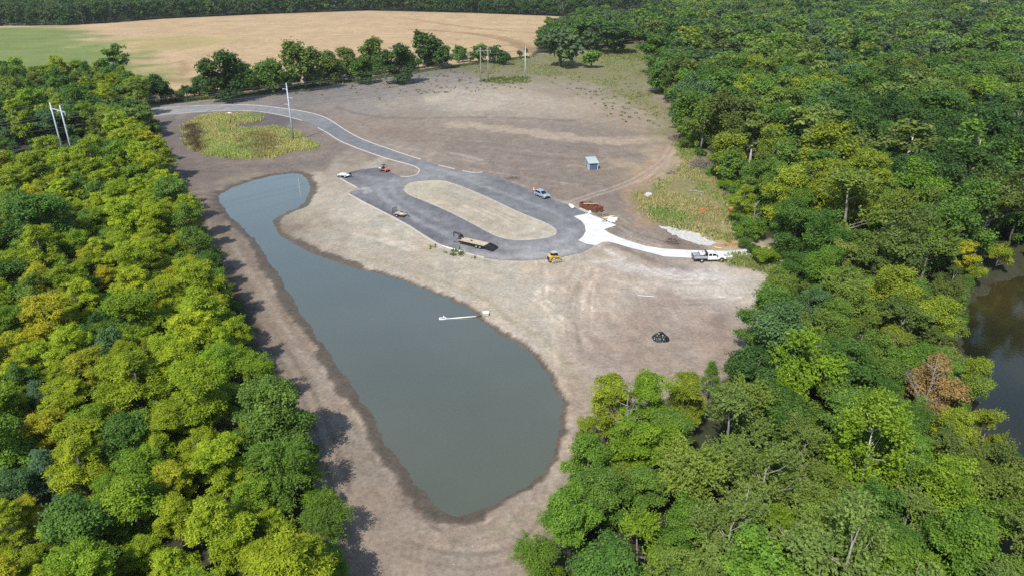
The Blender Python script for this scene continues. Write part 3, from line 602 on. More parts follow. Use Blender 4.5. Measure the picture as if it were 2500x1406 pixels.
# kinds: name, base colour, proto parameters (reference crown 8 m wide)
KINDS = {
 'locust': dict(obj='locust_tree', H=10.5, base=1.4, p=dict(n_clump=150, lobes=17, rl=1.4, rc=.72, flat=.58, L=.34, W=.10, prof='round', n_leaf=24000, up=.75, inner=.4), bark='bark', n=4),
 'ash':    dict(obj='ash_tree', H=10.5, base=1.4, p=dict(n_clump=130, lobes=14, rl=1.55, rc=.8, flat=.65, L=.32, W=.11, prof='vase', n_leaf=23000, up=.7, inner=.42), bark='bark', n=3),  # a locust variant given its own kind name; species unknown
 'broad':  dict(obj='broadleaf_tree', H=10.5, base=.5, p=dict(n_clump=115, lobes=14, rl=1.45, rc=.85, flat=.8, L=.25, W=.18, prof='round', n_leaf=23000, inner=.45), bark='bark', n=3),
 'dense':  dict(obj='broadleaf_tree', H=9.5, base=.3, p=dict(n_clump=120, lobes=16, rl=1.5, rc=.9, flat=.85, L=.28, W=.2, prof='round', n_leaf=22000, inner=.6), bark='bark', n=2),
 'oak':    dict(obj='oak_tree', H=11.0, base=.7, p=dict(n_clump=100, lobes=11, rl=1.75, rc=.95, flat=.8, L=.26, W=.17, prof='round', n_leaf=24000, inner=.5), bark='bark', n=3),
 'elm':    dict(obj='elm_tree', H=12.0, base=.5, p=dict(n_clump=50, lobes=9, rl=1.75, rc=.72, L=.27, W=.15, prof='round', mode='shoot', bias=(.65, .9), shoot_len=1.6, n_leaf=18500, inner=.5), bark='grey_bark', n=3, twigs=2),
 'willow': dict(obj='willow_tree', H=11.0, base=1.2, p=dict(n_clump=64, lobes=14, rl=1.3, rc=1.0, L=.34, W=.10, prof='round', mode='shoot', bias=(.8, -.1), shoot_len=1.6, n_leaf=18000, inner=.4), bark='bark', n=2),
 'poplar': dict(obj='poplar_tree', H=15.0, base=2.0, p=dict(n_clump=70, rc=1.0, L=.30, W=.22, prof='column', mode='shoot', bias=(.35, 1.2), shoot_len=2.3, n_leaf=15000, inner=.5), bark='pale_bark', n=1),
 'pine':   dict(obj='pine_tree', H=12.0, base=1.5, p=dict(n_clump=60, rc=.9, L=.36, W=.07, prof='cone', mode='shoot', bias=(.8, .5), shoot_len=1.1, n_leaf=16000, inner=.35), bark='bark', n=1),
 'sycamore': dict(obj='sycamore_tree', H=14.0, base=3.5, p=dict(n_clump=60, lobes=12, rl=1.4, rc=.85, flat=.7, L=.32, W=.24, prof='vase', n_leaf=9000, inner=.3), bark='pale_bark', n=2, twigs=2, r0=.26),
 'bush':   dict(obj='shrub', H=5.5, base=.2, p=dict(n_clump=70, lobes=12, rl=1.3, rc=.85, flat=.8, L=.28, W=.18, prof='bush', n_leaf=11000, inner=.5), bark='bark', n=2),
}
PROTO = {}
def protos():
    for k, d in KINDS.items():
        for lod, (fl, fs) in enumerate(((1.0, 1.0), (.42, 1.55), (.11, 2.9))):
            for v in range(d['n']):
                p = dict(d['p']); p['n_leaf'] = int(p['n_leaf'] * fl); p['L'] *= fs; p['W'] *= fs * 1.05
                sd_ = (hash(k) if False else sum(map(ord, k))) * 10 + v
                V, lv, C = crown_data(sd_, 4.0, d['H'], d['base'], **p)
                me = leaf_mesh(f'{k}_crown', V, lv)
                tm = trunk_mesh(f'{k}_trunk', sd_, C, d['H'], d['base'], M[d['bark']], d.get('r0', .2), 14 if lod < 2 else 5, twigs=d.get('twigs', 0) if lod < 2 else 0, stems=3 if k == 'bush' else 1)
                PROTO[k, lod, v] = (me, tm, V, lv)
protos()
COLS = dict(
    L=(.215, .290, .014), LL=(.260, .335, .016), Y=(.310, .315, .016), LG=(.150, .245, .016), G=(.075, .155, .024), DG=(.050, .105, .022), B=(.115, .215, .022), BB=(.165, .265, .018),
    P=(.120, .220, .110), C=(.115, .200, .024), O=(.150, .215, .034), OD=(.112, .158, .032), D=(.142, .205, .044), S=(.150, .205, .042), BG=(.082, .160, .055), YG=(.210, .270, .022), OR=(.27, .18, .06), MG=(.115, .200, .030), HZ=(.080, .130, .050))
TREES = []      # x, y, radius for spacing
LAND = []; FILL = []
N_TREE = 0
def place_tree(kind, x, y, D, h, col, label, group, jit=.1, cat='tree', spin=None, z=0.0, name=None, mark=0):
    global N_TREE
    rng = random; k = KINDS[kind]; dist = math.hypot(x, y); dist = math.sqrt(dist * dist + CAM_H ** 2)
    lod = 0 if dist < 185 else (1 if dist < 400 else 2); v = rng.randrange(k['n'])
    cm, tm, *_ = PROTO[kind, lod, v]
    root = empty(name or k['obj'], (x, y, z), spin if spin is not None else rng.uniform(0, 6.283), label, cat, group)
    s = D / 8.0; root.scale = (s * rng.uniform(.93, 1.07), s * rng.uniform(.93, 1.07), h / k['H'])
    t = link('trunk', tm, None, root); c = link('crown', cm, None, root)
    f = 1 + rng.uniform(-jit, jit); g = rng.uniform(-jit, jit) * .45
    c.color = (col[0] * f * (1 + g), col[1] * f, col[2] * f * (1 - g), 1)
    TREES.append((x, y, D / 2, mark)); N_TREE += 1
    return root
HR = dict(ash=1.3, dense=1.12, locust=1.32, broad=1.32, oak=1.32, elm=1.48, willow=1.2, poplar=1.75, pine=1.5, sycamore=1.45, bush=.72)
def tree_px(px, py, wpx, kind, col, label, group=None, hmax=20, dz=0.0, cat='tree', name=None):
    """a tree whose crown shows round this pixel, that many pixels wide"""
    D, h = 8.0, 10.0
    for _ in range(5):
        p = at(px, py, h * .6 + dz); D = wpx * pix(p)[2] / FOC; h = min(D * HR[kind], hmax)
    cut = [label.find(w) for w in (' standing', ' squeezed', ' in ', ' at ', ' by ', ' leaning', ' with', ' among', ' above', ' beside', ' behind', ' surrounded', ' reaching', ' poking', ' next', ' below', ' over', ' around', ' where', ' along', ' rising', ' hanging', ' between', ' on ', ' under', ' against', ' left', ' close', ' beneath', ' starting', ' of ', ' from') if label.find(w) > 0]
    ref = label[:min(cut)] if cut else label
    if len(ref.split()) > 2 and not any(r[2] == ref for r in LAND): LAND.append((p.x, p.y, ref, group))
    return place_tree(kind, p.x, p.y, D * 1.04, h, COLS[col] if isinstance(col, str) else col, label, group, .11, cat, z=dz, name=name, mark=1)

# --- trees that stand out, one by one
WD, WE = 'woodland beyond the dirt bank', 'woodland between the clearing and the creek'
for a in [
 (90,545,165,'broad','G','big dark green round tree standing out among yellow-green locusts'),
 (285,765,100,'broad','G','dark green tree squeezed behind a bluish green one in the locust wood'),
 (268,858,120,'broad','BG','bluish green broadleaf tree in the middle of the locust wood'),
 (415,478,95,'broad','MG','dark green tree at the wood edge level with the far pond end'),
 (458,545,100,'broad','MG','green tree at the wood edge by the narrow pond neck'),
 (478,605,105,'broad','MG','broad green tree at the bank edge just below the pond neck'),
 (520,695,85,'broad','B','bright green leafy tree leaning over the dirt bank shadow'),
 (478,775,165,'locust','L','large yellow-green locust with puffy clumps above the bank shadow'),
 (545,835,70,'willow','OD','brownish olive slender tree at the bank edge'),
 (100,690,100,'locust','Y','yellowing locust with a rounded golden crown'),
 (115,780,140,'locust','Y','large gold-tinged locust with thin crown deep in the wood'),
 (190,740,120,'locust','LL','bright yellow-green locust beside the large gold-tinged one'),
 (306,1075,150,'broad','G','dense dark green oval tree surrounded by yellow locusts'),
 (664,1010,185,'broad','MG','spreading green tree reaching over the bank below the shadow'),
 (119,1060,130,'locust','Y','gold-yellow open-crowned locust with dark gaps behind'),
 (94,975,82,'pine','P','pale blue-green pine behind the gold-yellow locust'),
 (108,1150,100,'pine','P','blue-green pine with feathery tufts below the gold-yellow locust'),
 (440,1168,62,'pine','P','small blue-green pine tip poking up between locusts'),
 (30,1185,110,'broad','BG','bluish dark broadleaf tree beside the feathery pine'),
 (331,1240,165,'broad','BB','fresh bright green broadleaf tree in the near wood'),
 (195,1290,185,'broad','G','large dark green tree with yellow locusts on both sides'),
 (690,1145,175,'willow','C','drooping olive-green feathery tree at the bank edge'),
 (790,1265,125,'willow','C','drooping green tree with layered fans beside the bank shadow'),
 (800,1375,105,'broad','B','small bright leafy tree at the foot of the bank shadow'),
 (545,1130,150,'locust','LL','vivid yellow-green locust next to the drooping olive tree'),
 (545,1285,190,'locust','LL','broad vivid yellow-green locust in the near wood'),
 (355,1360,120,'locust','L','yellow-green locust in front of the fresh bright green tree'),
 (640,1370,140,'locust','L','yellow-green locust next to the small bright leafy tree'),
 (25,1385,100,'locust','LL','yellow-green locust at the corner of the near wood'),
 (60,1250,90,'locust','Y','golden sprays of locust behind the large dark green tree'),
 (143,205,75,'broad','G','dark green tree above the power line corridor'),
 (210,255,80,'broad','BG','bluish green tree by the two-pole power structure'),
 (283,148,78,'sycamore','MG','tall sparse tree rising in front of the green field'),
 (355,290,60,'broad','MG','green tree at the corner where the entry road leaves the wood'),
]: tree_px(*a, WD)
for a in [
 (387,213,56,'dense','DG','dark lone tree where the entry road meets the field'),
 (540,172,100,'dense','DG','large dark dense tree starting the hedgerow'),
 (592,182,50,'dense','G','narrower green tree beside the large dark hedgerow tree'),
 (655,183,95,'bush','G','low thorny hedgerow tree with a bare grey top'),
 (738,148,95,'dense','OD','tall olive hedgerow tree with an open crown'),
 (705,195,40,'bush','DG','small dark bush under the open-crowned hedgerow tree'),
 (808,158,60,'dense','OD','olive mid-sized tree in the middle of the hedgerow'),
 (848,145,58,'dense','OD','slim olive tree in the middle of the hedgerow'),
 (905,124,64,'dense','OD','tallest thin-crowned hedgerow tree against the tan field'),
 (882,165,55,'dense','G','green tree beneath the tallest hedgerow tree'),
 (968,146,78,'dense','DG','round dark green hedgerow tree'),
 (1043,112,68,'dense','DG','tall dark hedgerow tree at the end of the tall run'),
 (1080,135,46,'dense','G','smaller green tree leaning on the tall end tree'),
 (1122,130,38,'bush','G','small bush standing by itself in the hedgerow'),
 (1172,130,50,'bush','G','bushy clump behind the wooden two-pole frame'),
 (1208,134,50,'bush','DG','dark bush at the hedgerow end'),
 (1235,146,34,'bush','DG','lowest dark bush finishing the hedgerow'),
 (1284,127,12,'bush','DG','tiny dark bush beside the steel pole top'),
]: tree_px(a[0], a[1] - 4, a[2] * 1.18, *a[3:], 'hedgerow along the tan field', 24)
for a in [
 (1368,108,125,'bush','HZ','wide grey-green willow thicket by the tan field corner'),
 (1435,72,100,'broad','G','green rounded tree behind the willow thicket'),
 (1500,82,120,'oak','DG','dark tree mass edge by the far meadow'),
 (1445,140,60,'bush','MG','low pale green shrubs on the meadow edge'),
 (1670,92,110,'oak','YG','yellow-tinged rounded tree by the far power structure'),
 (1600,125,100,'oak','G','dark green tree at the wood corner above the meadow'),
 (1660,190,110,'elm','OD','brownish olive tree on the wood edge above the dirt hill'),
 (1690,265,105,'oak','MG','green tree overhanging the pale bank of the dirt hill'),
 (1690,325,40,'bush','LG','bright olive bush beside the small brush pile'),
 (1765,235,120,'oak','G','large dark green tree at the wood edge'),
 (2410,240,170,'oak','BB','bright light green tree standing out in the far woods'),
 (2130,45,110,'oak','B','light green spreading tree among the farthest woods'),
 (1905,170,120,'elm','O','olive tinted crown in the middle of the far woods'),
 (2120,110,180,'elm','OD','broad brownish crowns on the wood skyline'),
 (1895,270,110,'locust','O','gold-flecked olive tree in the upper wood'),
 (1974,335,145,'sycamore','S','pale-limbed sycamore with white branches in the upper wood'),
 (2215,365,150,'sycamore','S','twin-stemmed white sycamore against dark shade'),
 (1840,330,100,'sycamore','S','thin sycamore with bare white crown limbs by the clearing'),
 (2110,440,165,'locust','YG','bright yellow-green tree in front of the white sycamores'),
 (2385,375,175,'elm','B','tall green tree with upright bright sprays'),
 (1975,455,110,'broad','OD','dark olive tree between sycamore and yellow-green tree'),
 (1845,440,100,'broad','MG','green tree at the clearing edge behind the large brush pile'),
 (1815,490,78,'locust','YG','yellow-green small tree over the red sheeting'),
 (1838,553,82,'bush','B','dense green bush above the orange pipes'),
 (1868,622,68,'bush','BB','round bright bush at the end of the concrete drive'),
 (1945,545,120,'broad','G','dark green tree behind the bush above the orange pipes'),
 (2075,500,195,'elm','O','wide olive tree with fine upright twigs'),
 (2190,600,190,'oak','OD','broad dark olive crown above the creek'),
 (2012,645,105,'broad','B','upright green tree behind the parked white truck'),
 (1903,692,92,'willow','O','ragged olive-yellow tree at the corner of the tan dirt'),
 (1988,752,105,'broad','BG','bluish green tree standing between olive crowns'),
 (2080,745,125,'oak','O','olive crown in the middle of the creek wood'),
 (2185,720,140,'oak','YG','yellow-olive crown close to the creek'),
 (2285,775,125,'oak','YG','yellow-green crown overhanging the creek bend'),
 (2350,635,85,'sycamore','Y','gold-yellow leaning tree at the creek bend'),
 (1905,830,185,'broad','BG','big greyish blue-green tree at the corner of the brown dirt'),
 (2070,900,170,'oak','G','large mid green crown in the creek wood'),
 (2150,870,120,'oak','MG','bright-topped green crown next to the large mid green one'),
 (2245,890,125,'oak','B','green crown hanging over the creek beside the orange tree'),
 (2280,945,150,'oak','OR','half-dead tree with orange-brown leaves above the creek'),
 (1840,920,150,'broad','DG','dark green tree behind the pale olive maple'),
 (1735,920,70,'pine','B','green fan-branched tree at the point of the dirt'),
 (1490,985,140,'ash','YG','yellow-green tree with outstretched sprays at the pond corner'),
 (1585,985,150,'ash','LG','bright green tree along the edge of the brown dirt'),
 (1670,975,130,'ash','YG','yellow-green crown beside the fan-branched tree'),
 (1550,1080,165,'ash','LG','green tree around a bare grey snag'),
 (1575,1190,130,'broad','MG','mid green tree tucked between bank trees and pale maples'),
 (1560,1320,140,'elm','LG','grass green spray-leaved tree beside the fresh green bank tree'),
 (1640,1390,150,'elm','O','olive spray-leaved tree in front of the wide pale maple'),
 (1640,1060,130,'ash','MG','mid green tree behind the tall pointed maple'),
 (1430,1050,70,'ash','YG','small yellow-green tree leaning out at the pond corner'),
 (1435,1120,140,'broad','B','green tree leaning over the pond bank'),
 (1470,1215,150,'oak','MG','green tree behind the fresh green one on the bank'),
 (1395,1265,160,'broad','B','fresh green tree at the pond foot'),
 (1310,1355,120,'willow','C','olive shrubby tree at the foot of the bank'),
 (1440,1395,90,'locust','BB','small lime green tree at the bottom of the bank'),
 (1785,1035,175,'elm','D','tall pale olive maple with a pointed top'),
 (1690,1170,190,'elm','O','wide pale olive maple with sweeping sprays'),
 (1860,1180,185,'elm','D','pale olive maple next to the poplar'),
 (1775,1320,200,'elm','D','big pale olive maple around a broken grey trunk'),
 (1960,1100,130,'elm','D','pale olive sprays between maple and poplar'),
 (2125,1090,175,'poplar','BB','upright poplar with tall light green spires'),
 (2010,1180,120,'elm','O','olive spray-leaved tree beneath the poplar'),
 (2010,1320,170,'elm','O','olive tree with drooping sprays in the near creek wood'),
 (2310,1200,180,'oak','BB','bright lime green crown beside the creek shallows'),
 (2340,1340,190,'oak','B','green crown below the bright lime one'),
 (2190,1330,140,'broad','G','dark green tree in the near creek wood'),
 (2330,1060,130,'oak','YG','yellow-green crown below the orange tree'),
 (2445,1130,140,'oak','OD','dull olive crowns on the creek bank'),
 (2410,1040,90,'elm','YG','thin yellow-green tree reaching over the creek'),
]: tree_px(*a, WE)

# --- the trees that fill the woods
def scatter(poly, spacing, n_try, pick, group, labels, keep=None, seed=1, limit=400, ymin=-60, tight=.56, umax=2660, hf=1.0):
    rng = np.random.default_rng(seed); P = np.asarray(poly); made = 0
    lo, hi = P.min(0), P.max(0)
    c = rng.uniform(lo, hi, (n_try, 2)); c = c[sdist(c[:, 0], c[:, 1], P) < 0]
    c = c[np.argsort(np.hypot(c[:, 0], c[:, 1]))] if False else c
    for x, y in c:
        if made >= limit: break
        sp = spacing(y) if callable(spacing) else spacing
        u, v, w = pix((x, y, 8))
        if not (-90 < u < umax and ymin < v < 1560 and w > 20): continue
        if keep and not keep(x, y): continue
        D = sp * float(rng.choice((rng.uniform(.75, 1.1), rng.uniform(1.0, 1.5), rng.uniform(1.4, 1.9)), p=(.3, .5, .2)))
        if any((x - a) ** 2 + (y - b) ** 2 < ((max(tight, .62) if mk else tight) * (r + D / 2)) ** 2 for a, b, r, mk in TREES): continue
        kind, colk, hr = pick(rng, x, y)
        h = min(D * HR[kind] * hr * float(rng.uniform(.85, 1.2)) * hf, 19)
        FILL.append((place_tree(kind, float(x), float(y), D, h, COLS[colk], labels[kind], group, .16), x, y, h, colk, kind, group)); made += 1
    return made
def choose(rng, table):
    w = np.array([t[0] for t in table], float); i = rng.choice(len(table), p=w / w.sum()); return table[i][1:]
LEFT_EDGE = [(350,322),(392,352),(440,425),(488,505),(525,580),(575,640),(600,720),(640,840),(690,900),(740,960),(775,1020),(790,1100),(820,1200),(835,1300),(845,1406),(850,1600)]
le = ats(LEFT_EDGE, 4.5) + np.array([-3.6, 0])
LOWER_LEFT = np.concatenate([le, [(-20, 25), (-70, 25), (-190, 205)], ats([(0,392),(180,385)], 6.0)])
def pick_left(rng, x, y): return choose(rng, [(5, 'locust', 'L', 1), (2.6, 'locust', 'LL', 1), (1.1, 'locust', 'Y', 1), (2.2, 'ash', 'LG', 1), (1.6, 'ash', 'L', 1), (.9, 'broad', 'MG', 1), (.5, 'broad', 'G', 1), (.3, 'broad', 'B', 1)])
LL = dict(ash='grass green vase-shaped locust in the wood beyond the dirt bank', locust='yellow-green feathery locust filling the wood beyond the dirt bank', broad='green broadleaf tree scattered among the locusts beyond the dirt bank')
n1_ = scatter(LOWER_LEFT, lambda y: 5.7, 14000, pick_left, WD, LL, seed=3, tight=.50)
UPPER_LEFT = np.concatenate([ats([(345,205),(368,262),(372,300),(340,318)], 4) + np.array([-3.2, 0]), ats([(180,335),(0,345),(-120,350),(-160,205),(0,205),(150,205),(280,200)], 2)])
LU = dict(ash='grass green vase-shaped locust across the power line corridor', locust='olive-yellow locust in the wood across the power line corridor', broad='green broadleaf tree in the wood across the power line corridor', bush='low dark shrub under the power line')
def pick_up(rng, x, y): return choose(rng, [(3, 'locust', 'L', 1.05), (2, 'locust', 'O', 1.05), (2, 'ash', 'LG', 1.05), (1.5, 'broad', 'MG', 1.05), (1.5, 'broad', 'G', 1.05), (1, 'broad', 'BG', 1)])
n2_ = scatter(UPPER_LEFT, 6.6, 3000, pick_up, 'wood across the power line corridor', LU, seed=5)
CORR = ats([(0,400),(180,392),(340,330),(345,318),(180,340),(0,352),(-140,380)], 1)
scatter(CORR, 3.4, 1200, lambda r, x, y: choose(r, [(2, 'bush', 'G', 1), (1.2, 'bush', 'DG', 1), (.4, 'bush', 'LG', 1)]), 'shrubs under the power line', LU, seed=6, limit=32)
RIGHT_EDGE = [(1560,140,5),(1598,190,5),(1632,245,5),(1655,300,5),(1685,345,5),(1740,400,5),(1785,450,5),(1800,505,4),(1780,560,3),(1840,600,3),(1888,640,4),(1878,690,5),(1850,745,5),(1815,780,5),(1775,850,5),(1735,905,7)]
re_ = np.array([at(x, y, z)[:2] for x, y, z in RIGHT_EDGE]) + np.array([3.4, 0])
re2 = np.array([at(x, y, z)[:2] for x, y, z in [(1680,950,10),(1600,950,10),(1500,950,10),(1455,980,9),(1420,1080,6),(1405,1120,5),(1355,1250,5),(1310,1330,5),(1275,1406,5),(1235,1600,5)]]) + np.array([2.6, -2.0])
RIGHT = np.concatenate([re_, re2, [(8, 20), (60, 20), (170, 130), (250, 280), (330, 420), (330, 470), (75, 470)]])
def dcreek(x, y): return float(ldist(np.array([x]), np.array([y]), CREEK_MID)[0])
def keep_right(x, y):
    if y > 330: return False
    u, v, w = pix((x, y, 8.0))
    if u > 2335 and 670 < v < 1020: return False
    return dcreek(x, y) > CREEK_W + 2.5
def pick_right(rng, x, y):
    if x > 90 and y > 140 and y < 225: return choose(rng, [(3, 'elm', 'DG', 1), (2, 'broad', 'DG', 1), (1, 'oak', 'G', 1)])  # shade over the wood past the creek is put into dark leaf colours
    if y < 80: return choose(rng, [(1.6, 'elm', 'D', 1.1), (1.2, 'elm', 'O', 1), (2, 'broad', 'MG', 1), (1.2, 'oak', 'B', 1), (1.4, 'elm', 'LG', 1.1), (1.2, 'oak', 'G', 1)])
    return choose(rng, [(2.2, 'oak', 'G', 1), (3.4, 'oak', 'MG', 1), (2.4, 'elm', 'O', 1), (1.6, 'elm', 'OD', 1), (1.5, 'broad', 'G', 1), (.5, 'broad', 'BG', 1), (1.3, 'oak', 'YG', 1), (.7, 'sycamore', 'S', 1), (.6, 'broad', 'B', 1)])
LR = {k: f'{d} in the wood between the clearing and the creek' for k, d in dict(oak='round-crowned green tree', elm='spray-leaved olive green tree', broad='dense dark green tree', sycamore='thin-crowned sycamore with pale limbs', bush='low bush').items()}
NEAR_R = np.concatenate([re_[-5:], re2, [(8, 20), (60, 20), (80, 70), (82, 105), (60, 115)]])
n4_ = scatter(NEAR_R, 5.6, 9000, pick_right, WE, LR, keep=keep_right, seed=10, limit=130, tight=.50, hf=.9)
n3_ = scatter(RIGHT, lambda y: 7.2 if y < 120 else 10.0 if y < 200 else 12.0, 26000, pick_right, WE, LR, keep=keep_right, seed=9, limit=370, umax=2720)
BANK = np.array([(90, 72), (108, 104), (124, 130), (175, 138), (175, 80), (115, 60), (84, 45), (82, 55)])
scatter(BANK, 7.5, 1500, pick_right, WE, LR, keep=lambda x, y: dcreek(x, y) > CREEK_W + 1.5, seed=12, limit=26, umax=4200)
# shrubs and low growth along the wood edges
def nth(i): return f"{i}{'th' if 10 < i % 100 < 14 else {1: 'st', 2: 'nd', 3: 'rd'}.get(i % 10, 'th')}"
def edge_shrubs(line, n, off, group, label, cols, seed, size=(1.8, 3.6), sx=0, sy=0):
    rng = np.random.default_rng(seed); L = smooth_line(line, 6, False); k = np.sort(rng.integers(0, len(L), n))
    for j, i in enumerate(k):
        D = float(rng.uniform(*size)); x, y = L[i][0] + sx + float(rng.normal(0, off)), L[i][1] + sy + float(rng.normal(0, off))
        place_tree('bush', x, y, D, D * float(rng.uniform(.6, .95)), COLS[cols[int(rng.integers(len(cols)))]], label % nth(j + 1), group, .15, 'shrub')
edge_shrubs(le, 34, .7, 'shrubs at the foot of the locust wood', '%s low shrub along the locust wood foot counted from the entry road', ['MG', 'LG', 'G'], 21, sx=1.6)
edge_shrubs(re_, 50, 1.0, 'shrubs at the clearing edge', '%s low shrub along the creek wood edge counted from the far meadow', ['G', 'MG', 'OD', 'LG'], 22, (2.6, 5.4), sx=-.6)
edge_shrubs(re2[3:], 22, .6, 'shrubs at the pond foot', '%s low shrub along the wood edge counted from the pond corner', ['LG', 'MG', 'C'], 23, (1.6, 3), sx=-1.4)
hl = ats([(400,244),(500,237),(600,225),(700,213),(800,199),(900,187),(1000,172),(1100,158),(1200,147),(1260,142)])
edge_shrubs(hl, 64, 1.2, 'low growth along the hedgerow', '%s low bush along the hedgerow foot counted from the entry road', ['DG', 'DG', 'G', 'MG'], 24, (3.5, 7.5), sy=2.0)
edge_shrubs(ats([(480,236),(600,224),(760,204),(900,186),(1060,163)]), 26, 1.2, 'mid-height hedgerow bushes', '%s tall bush in the hedgerow counted from the big dark tree', ['DG', 'G', 'DG'], 25, (7, 11), sy=5)

def understory(poly, n, seed, group, label, cols, ymax=230):
    rng = np.random.default_rng(seed); P = np.asarray(poly); c = rng.uniform(P.min(0), P.max(0), (n * 6, 2)); c = c[sdist(c[:, 0], c[:, 1], P) < -1]; made = 0
    for x, y in c:
        u, v, w = pix((x, y, 3))
        if made >= n or not (-60 < u < 2560 and 0 < v < 1480) or y > ymax or dcreek(x, y) < CREEK_W + 2: continue
        if any((x - a) ** 2 + (y - b) ** 2 < (.5 * r) ** 2 for a, b, r, mk in TREES): continue
        D = float(rng.uniform(3.5, 5.5)); h = D * float(rng.uniform(.7, 1.0)); ck = cols[int(rng.integers(len(cols)))]
        FILL.append((place_tree('bush', float(x), float(y), D, h, COLS[ck], label, group, .15, 'shrub'), x, y, h, ck, 'bush', group)); made += 1
understory(LOWER_LEFT, 40, 61, WD, 'shrub under the locust wood', ['G', 'LG', 'MG', 'L'])
ck_ = CREEK_MID[6:34]; tn_ = np.gradient(ck_, axis=0); tn_ /= np.linalg.norm(tn_, axis=1)[:, None]; nr_ = np.stack([-tn_[:, 1], tn_[:, 0]], 1)
edge_shrubs(ck_ + nr_ * (CREEK_W + 1.8), 14, .8, 'shrubs on the clearing bank of the creek', '%s shrub on the wood bank of the creek counted from the near end', ['MG', 'YG', 'G'], 26, (3, 6))
edge_shrubs(ck_ - nr_ * (CREEK_W + 1.8), 20, .8, 'shrubs on the outer bank of the creek', '%s shrub on the outer bank of the creek counted from the near end', ['DG', 'G', 'DG'], 27, (3.5, 7))
understory(NEAR_R, 34, 63, WE, 'shrub under the near creek wood', ['G', 'MG', 'O'])
understory(RIGHT, 18, 62, WE, 'shrub under the creek wood', ['G', 'MG', 'DG'])
# every filling tree is told apart by its look and by the marked tree it stands nearest to
CN = dict(L='yellow-green', LL='vivid yellow-green', Y='gold-tinged', LG='grass green', G='dark green', DG='very dark green', B='bright green', BB='lime green', P='blue-green', C='olive green', O='olive', OD='dull olive', D='pale olive', S='grey-green', BG='bluish green', YG='yellow-olive', MG='mid green', HZ='grey-green')
NN = dict(ash='vase-shaped locust', locust='locust', broad='broadleaf', dense='broadleaf', oak='round tree', elm='feathery tree', willow='willow', poplar='poplar', pine='pine', sycamore='sycamore', bush='shrub')
ORD = ['first', 'second', 'third'] + [nth(i) for i in range(4, 60)]
def name_fill():
    byk = {}
    for o, x, y, h, ck, kind, g in FILL:
        near = sorted((l for l in LAND if l[3] == g or g.startswith(('wood across', 'shrubs')) and l[3] == WD), key=lambda l: (l[0] - x) ** 2 + (l[1] - y) ** 2)[0]
        dx, dy = x - near[0], y - near[1]
        rel = ('behind' if dy > 0 else 'in front of') if abs(dy) > abs(dx) else ('on the pond side of' if (dx > 0) == (g != WE) else ('on the creek side of' if g == WE else 'on the outer side of'))
        size = 'low' if h < 6 else 'mid-sized' if h < 11 else 'tall'
        byk.setdefault((size, ck, kind, rel, near[2]), []).append((dx * dx + dy * dy, o))
    for (size, ck, kind, rel, ref), L_ in byk.items():
        for i, (d, o) in enumerate(sorted(L_, key=lambda t: t[0])):
            r = '' if len(L_) == 1 else f'{ORD[i]} '
            t = f'{r}{size} {CN[ck]} {NN[kind]} {rel} the {ref}'; w = t.split()
            o['label'] = ' '.join(w[:16])
name_fill()

# --- far woods
def mass(name, pts, kinds, cols, label, seed, hs=(13, 19), ds=(10, 16)):
    """a far wood that reads as one mass"""
    rng = np.random.default_rng(seed); Vs = []; lv = []; cc = []
    for x, y in pts:
        k = kinds[rng.integers(len(kinds))]; v = rng.integers(KINDS[k]['n']); V, l = PROTO[k, 2, int(v)][2:4]
        a = rng.uniform(0, 6.283); ca, sa = math.cos(a), math.sin(a); D = rng.uniform(*ds); h = rng.uniform(*hs); s = D / 8; sz = h / KINDS[k]['H']
        W_ = np.stack([(V[:, 0] * ca - V[:, 1] * sa) * s + x, (V[:, 0] * sa + V[:, 1] * ca) * s + y, V[:, 2] * sz], 1)
        Vs.append(W_.astype(np.float32)); lv.append(l); c = np.array(COLS[cols[rng.integers(len(cols))]]) * rng.uniform(.82, 1.18); cc.append(np.tile(np.append(c, 1), (len(l), 1)))
    V = np.concatenate(Vs); me = np_mesh(name, V, np.arange(len(V)).reshape(-1, 4))
    a = me.attributes.new('leafvar', 'FLOAT', 'FACE'); a.data.foreach_set('value', np.concatenate(lv))
    a = me.attributes.new('treecol', 'FLOAT_COLOR', 'FACE'); a.data.foreach_set('color', np.concatenate(cc).astype(np.float32).ravel())
    global LEAF2
    if 'LEAF2' not in globals():
        LEAF2 = LEAF.copy(); LEAF2.name = 'leaf_foliage_far'; nt = LEAF2.node_tree
        oi = [n for n in nt.nodes if n.bl_idname == 'ShaderNodeObjectInfo'][0]; at2 = nt.nodes.new('ShaderNodeAttribute'); at2.attribute_name = 'treecol'
        for l in list(oi.outputs['Color'].links): nt.links.new(at2.outputs['Color'], l.to_socket)
    return tag(link(name, me, LEAF2), label, 'woodland', kind='stuff')
def dart(poly, sp, n, seed, keep=None):
    rng = np.random.default_rng(seed); P = np.asarray(poly); c = rng.uniform(P.min(0), P.max(0), (n, 2)); c = c[sdist(c[:, 0], c[:, 1], P) < 0]; cell = {}; out = []
    for x, y in c:
        u, v, w = pix((x, y, 14))
        if not (-200 < u < 2700 and v > -70) or (keep and not keep(x, y)): continue
        i, j = int(x // sp), int(y // sp)
        if any((x - a) ** 2 + (y - b) ** 2 < sp * sp for di in (-1, 0, 1) for dj in (-1, 0, 1) for a, b in cell.get((i + di, j + dj), ())): continue
        cell.setdefault((i, j), []).append((x, y)); out.append((x, y))
    return out
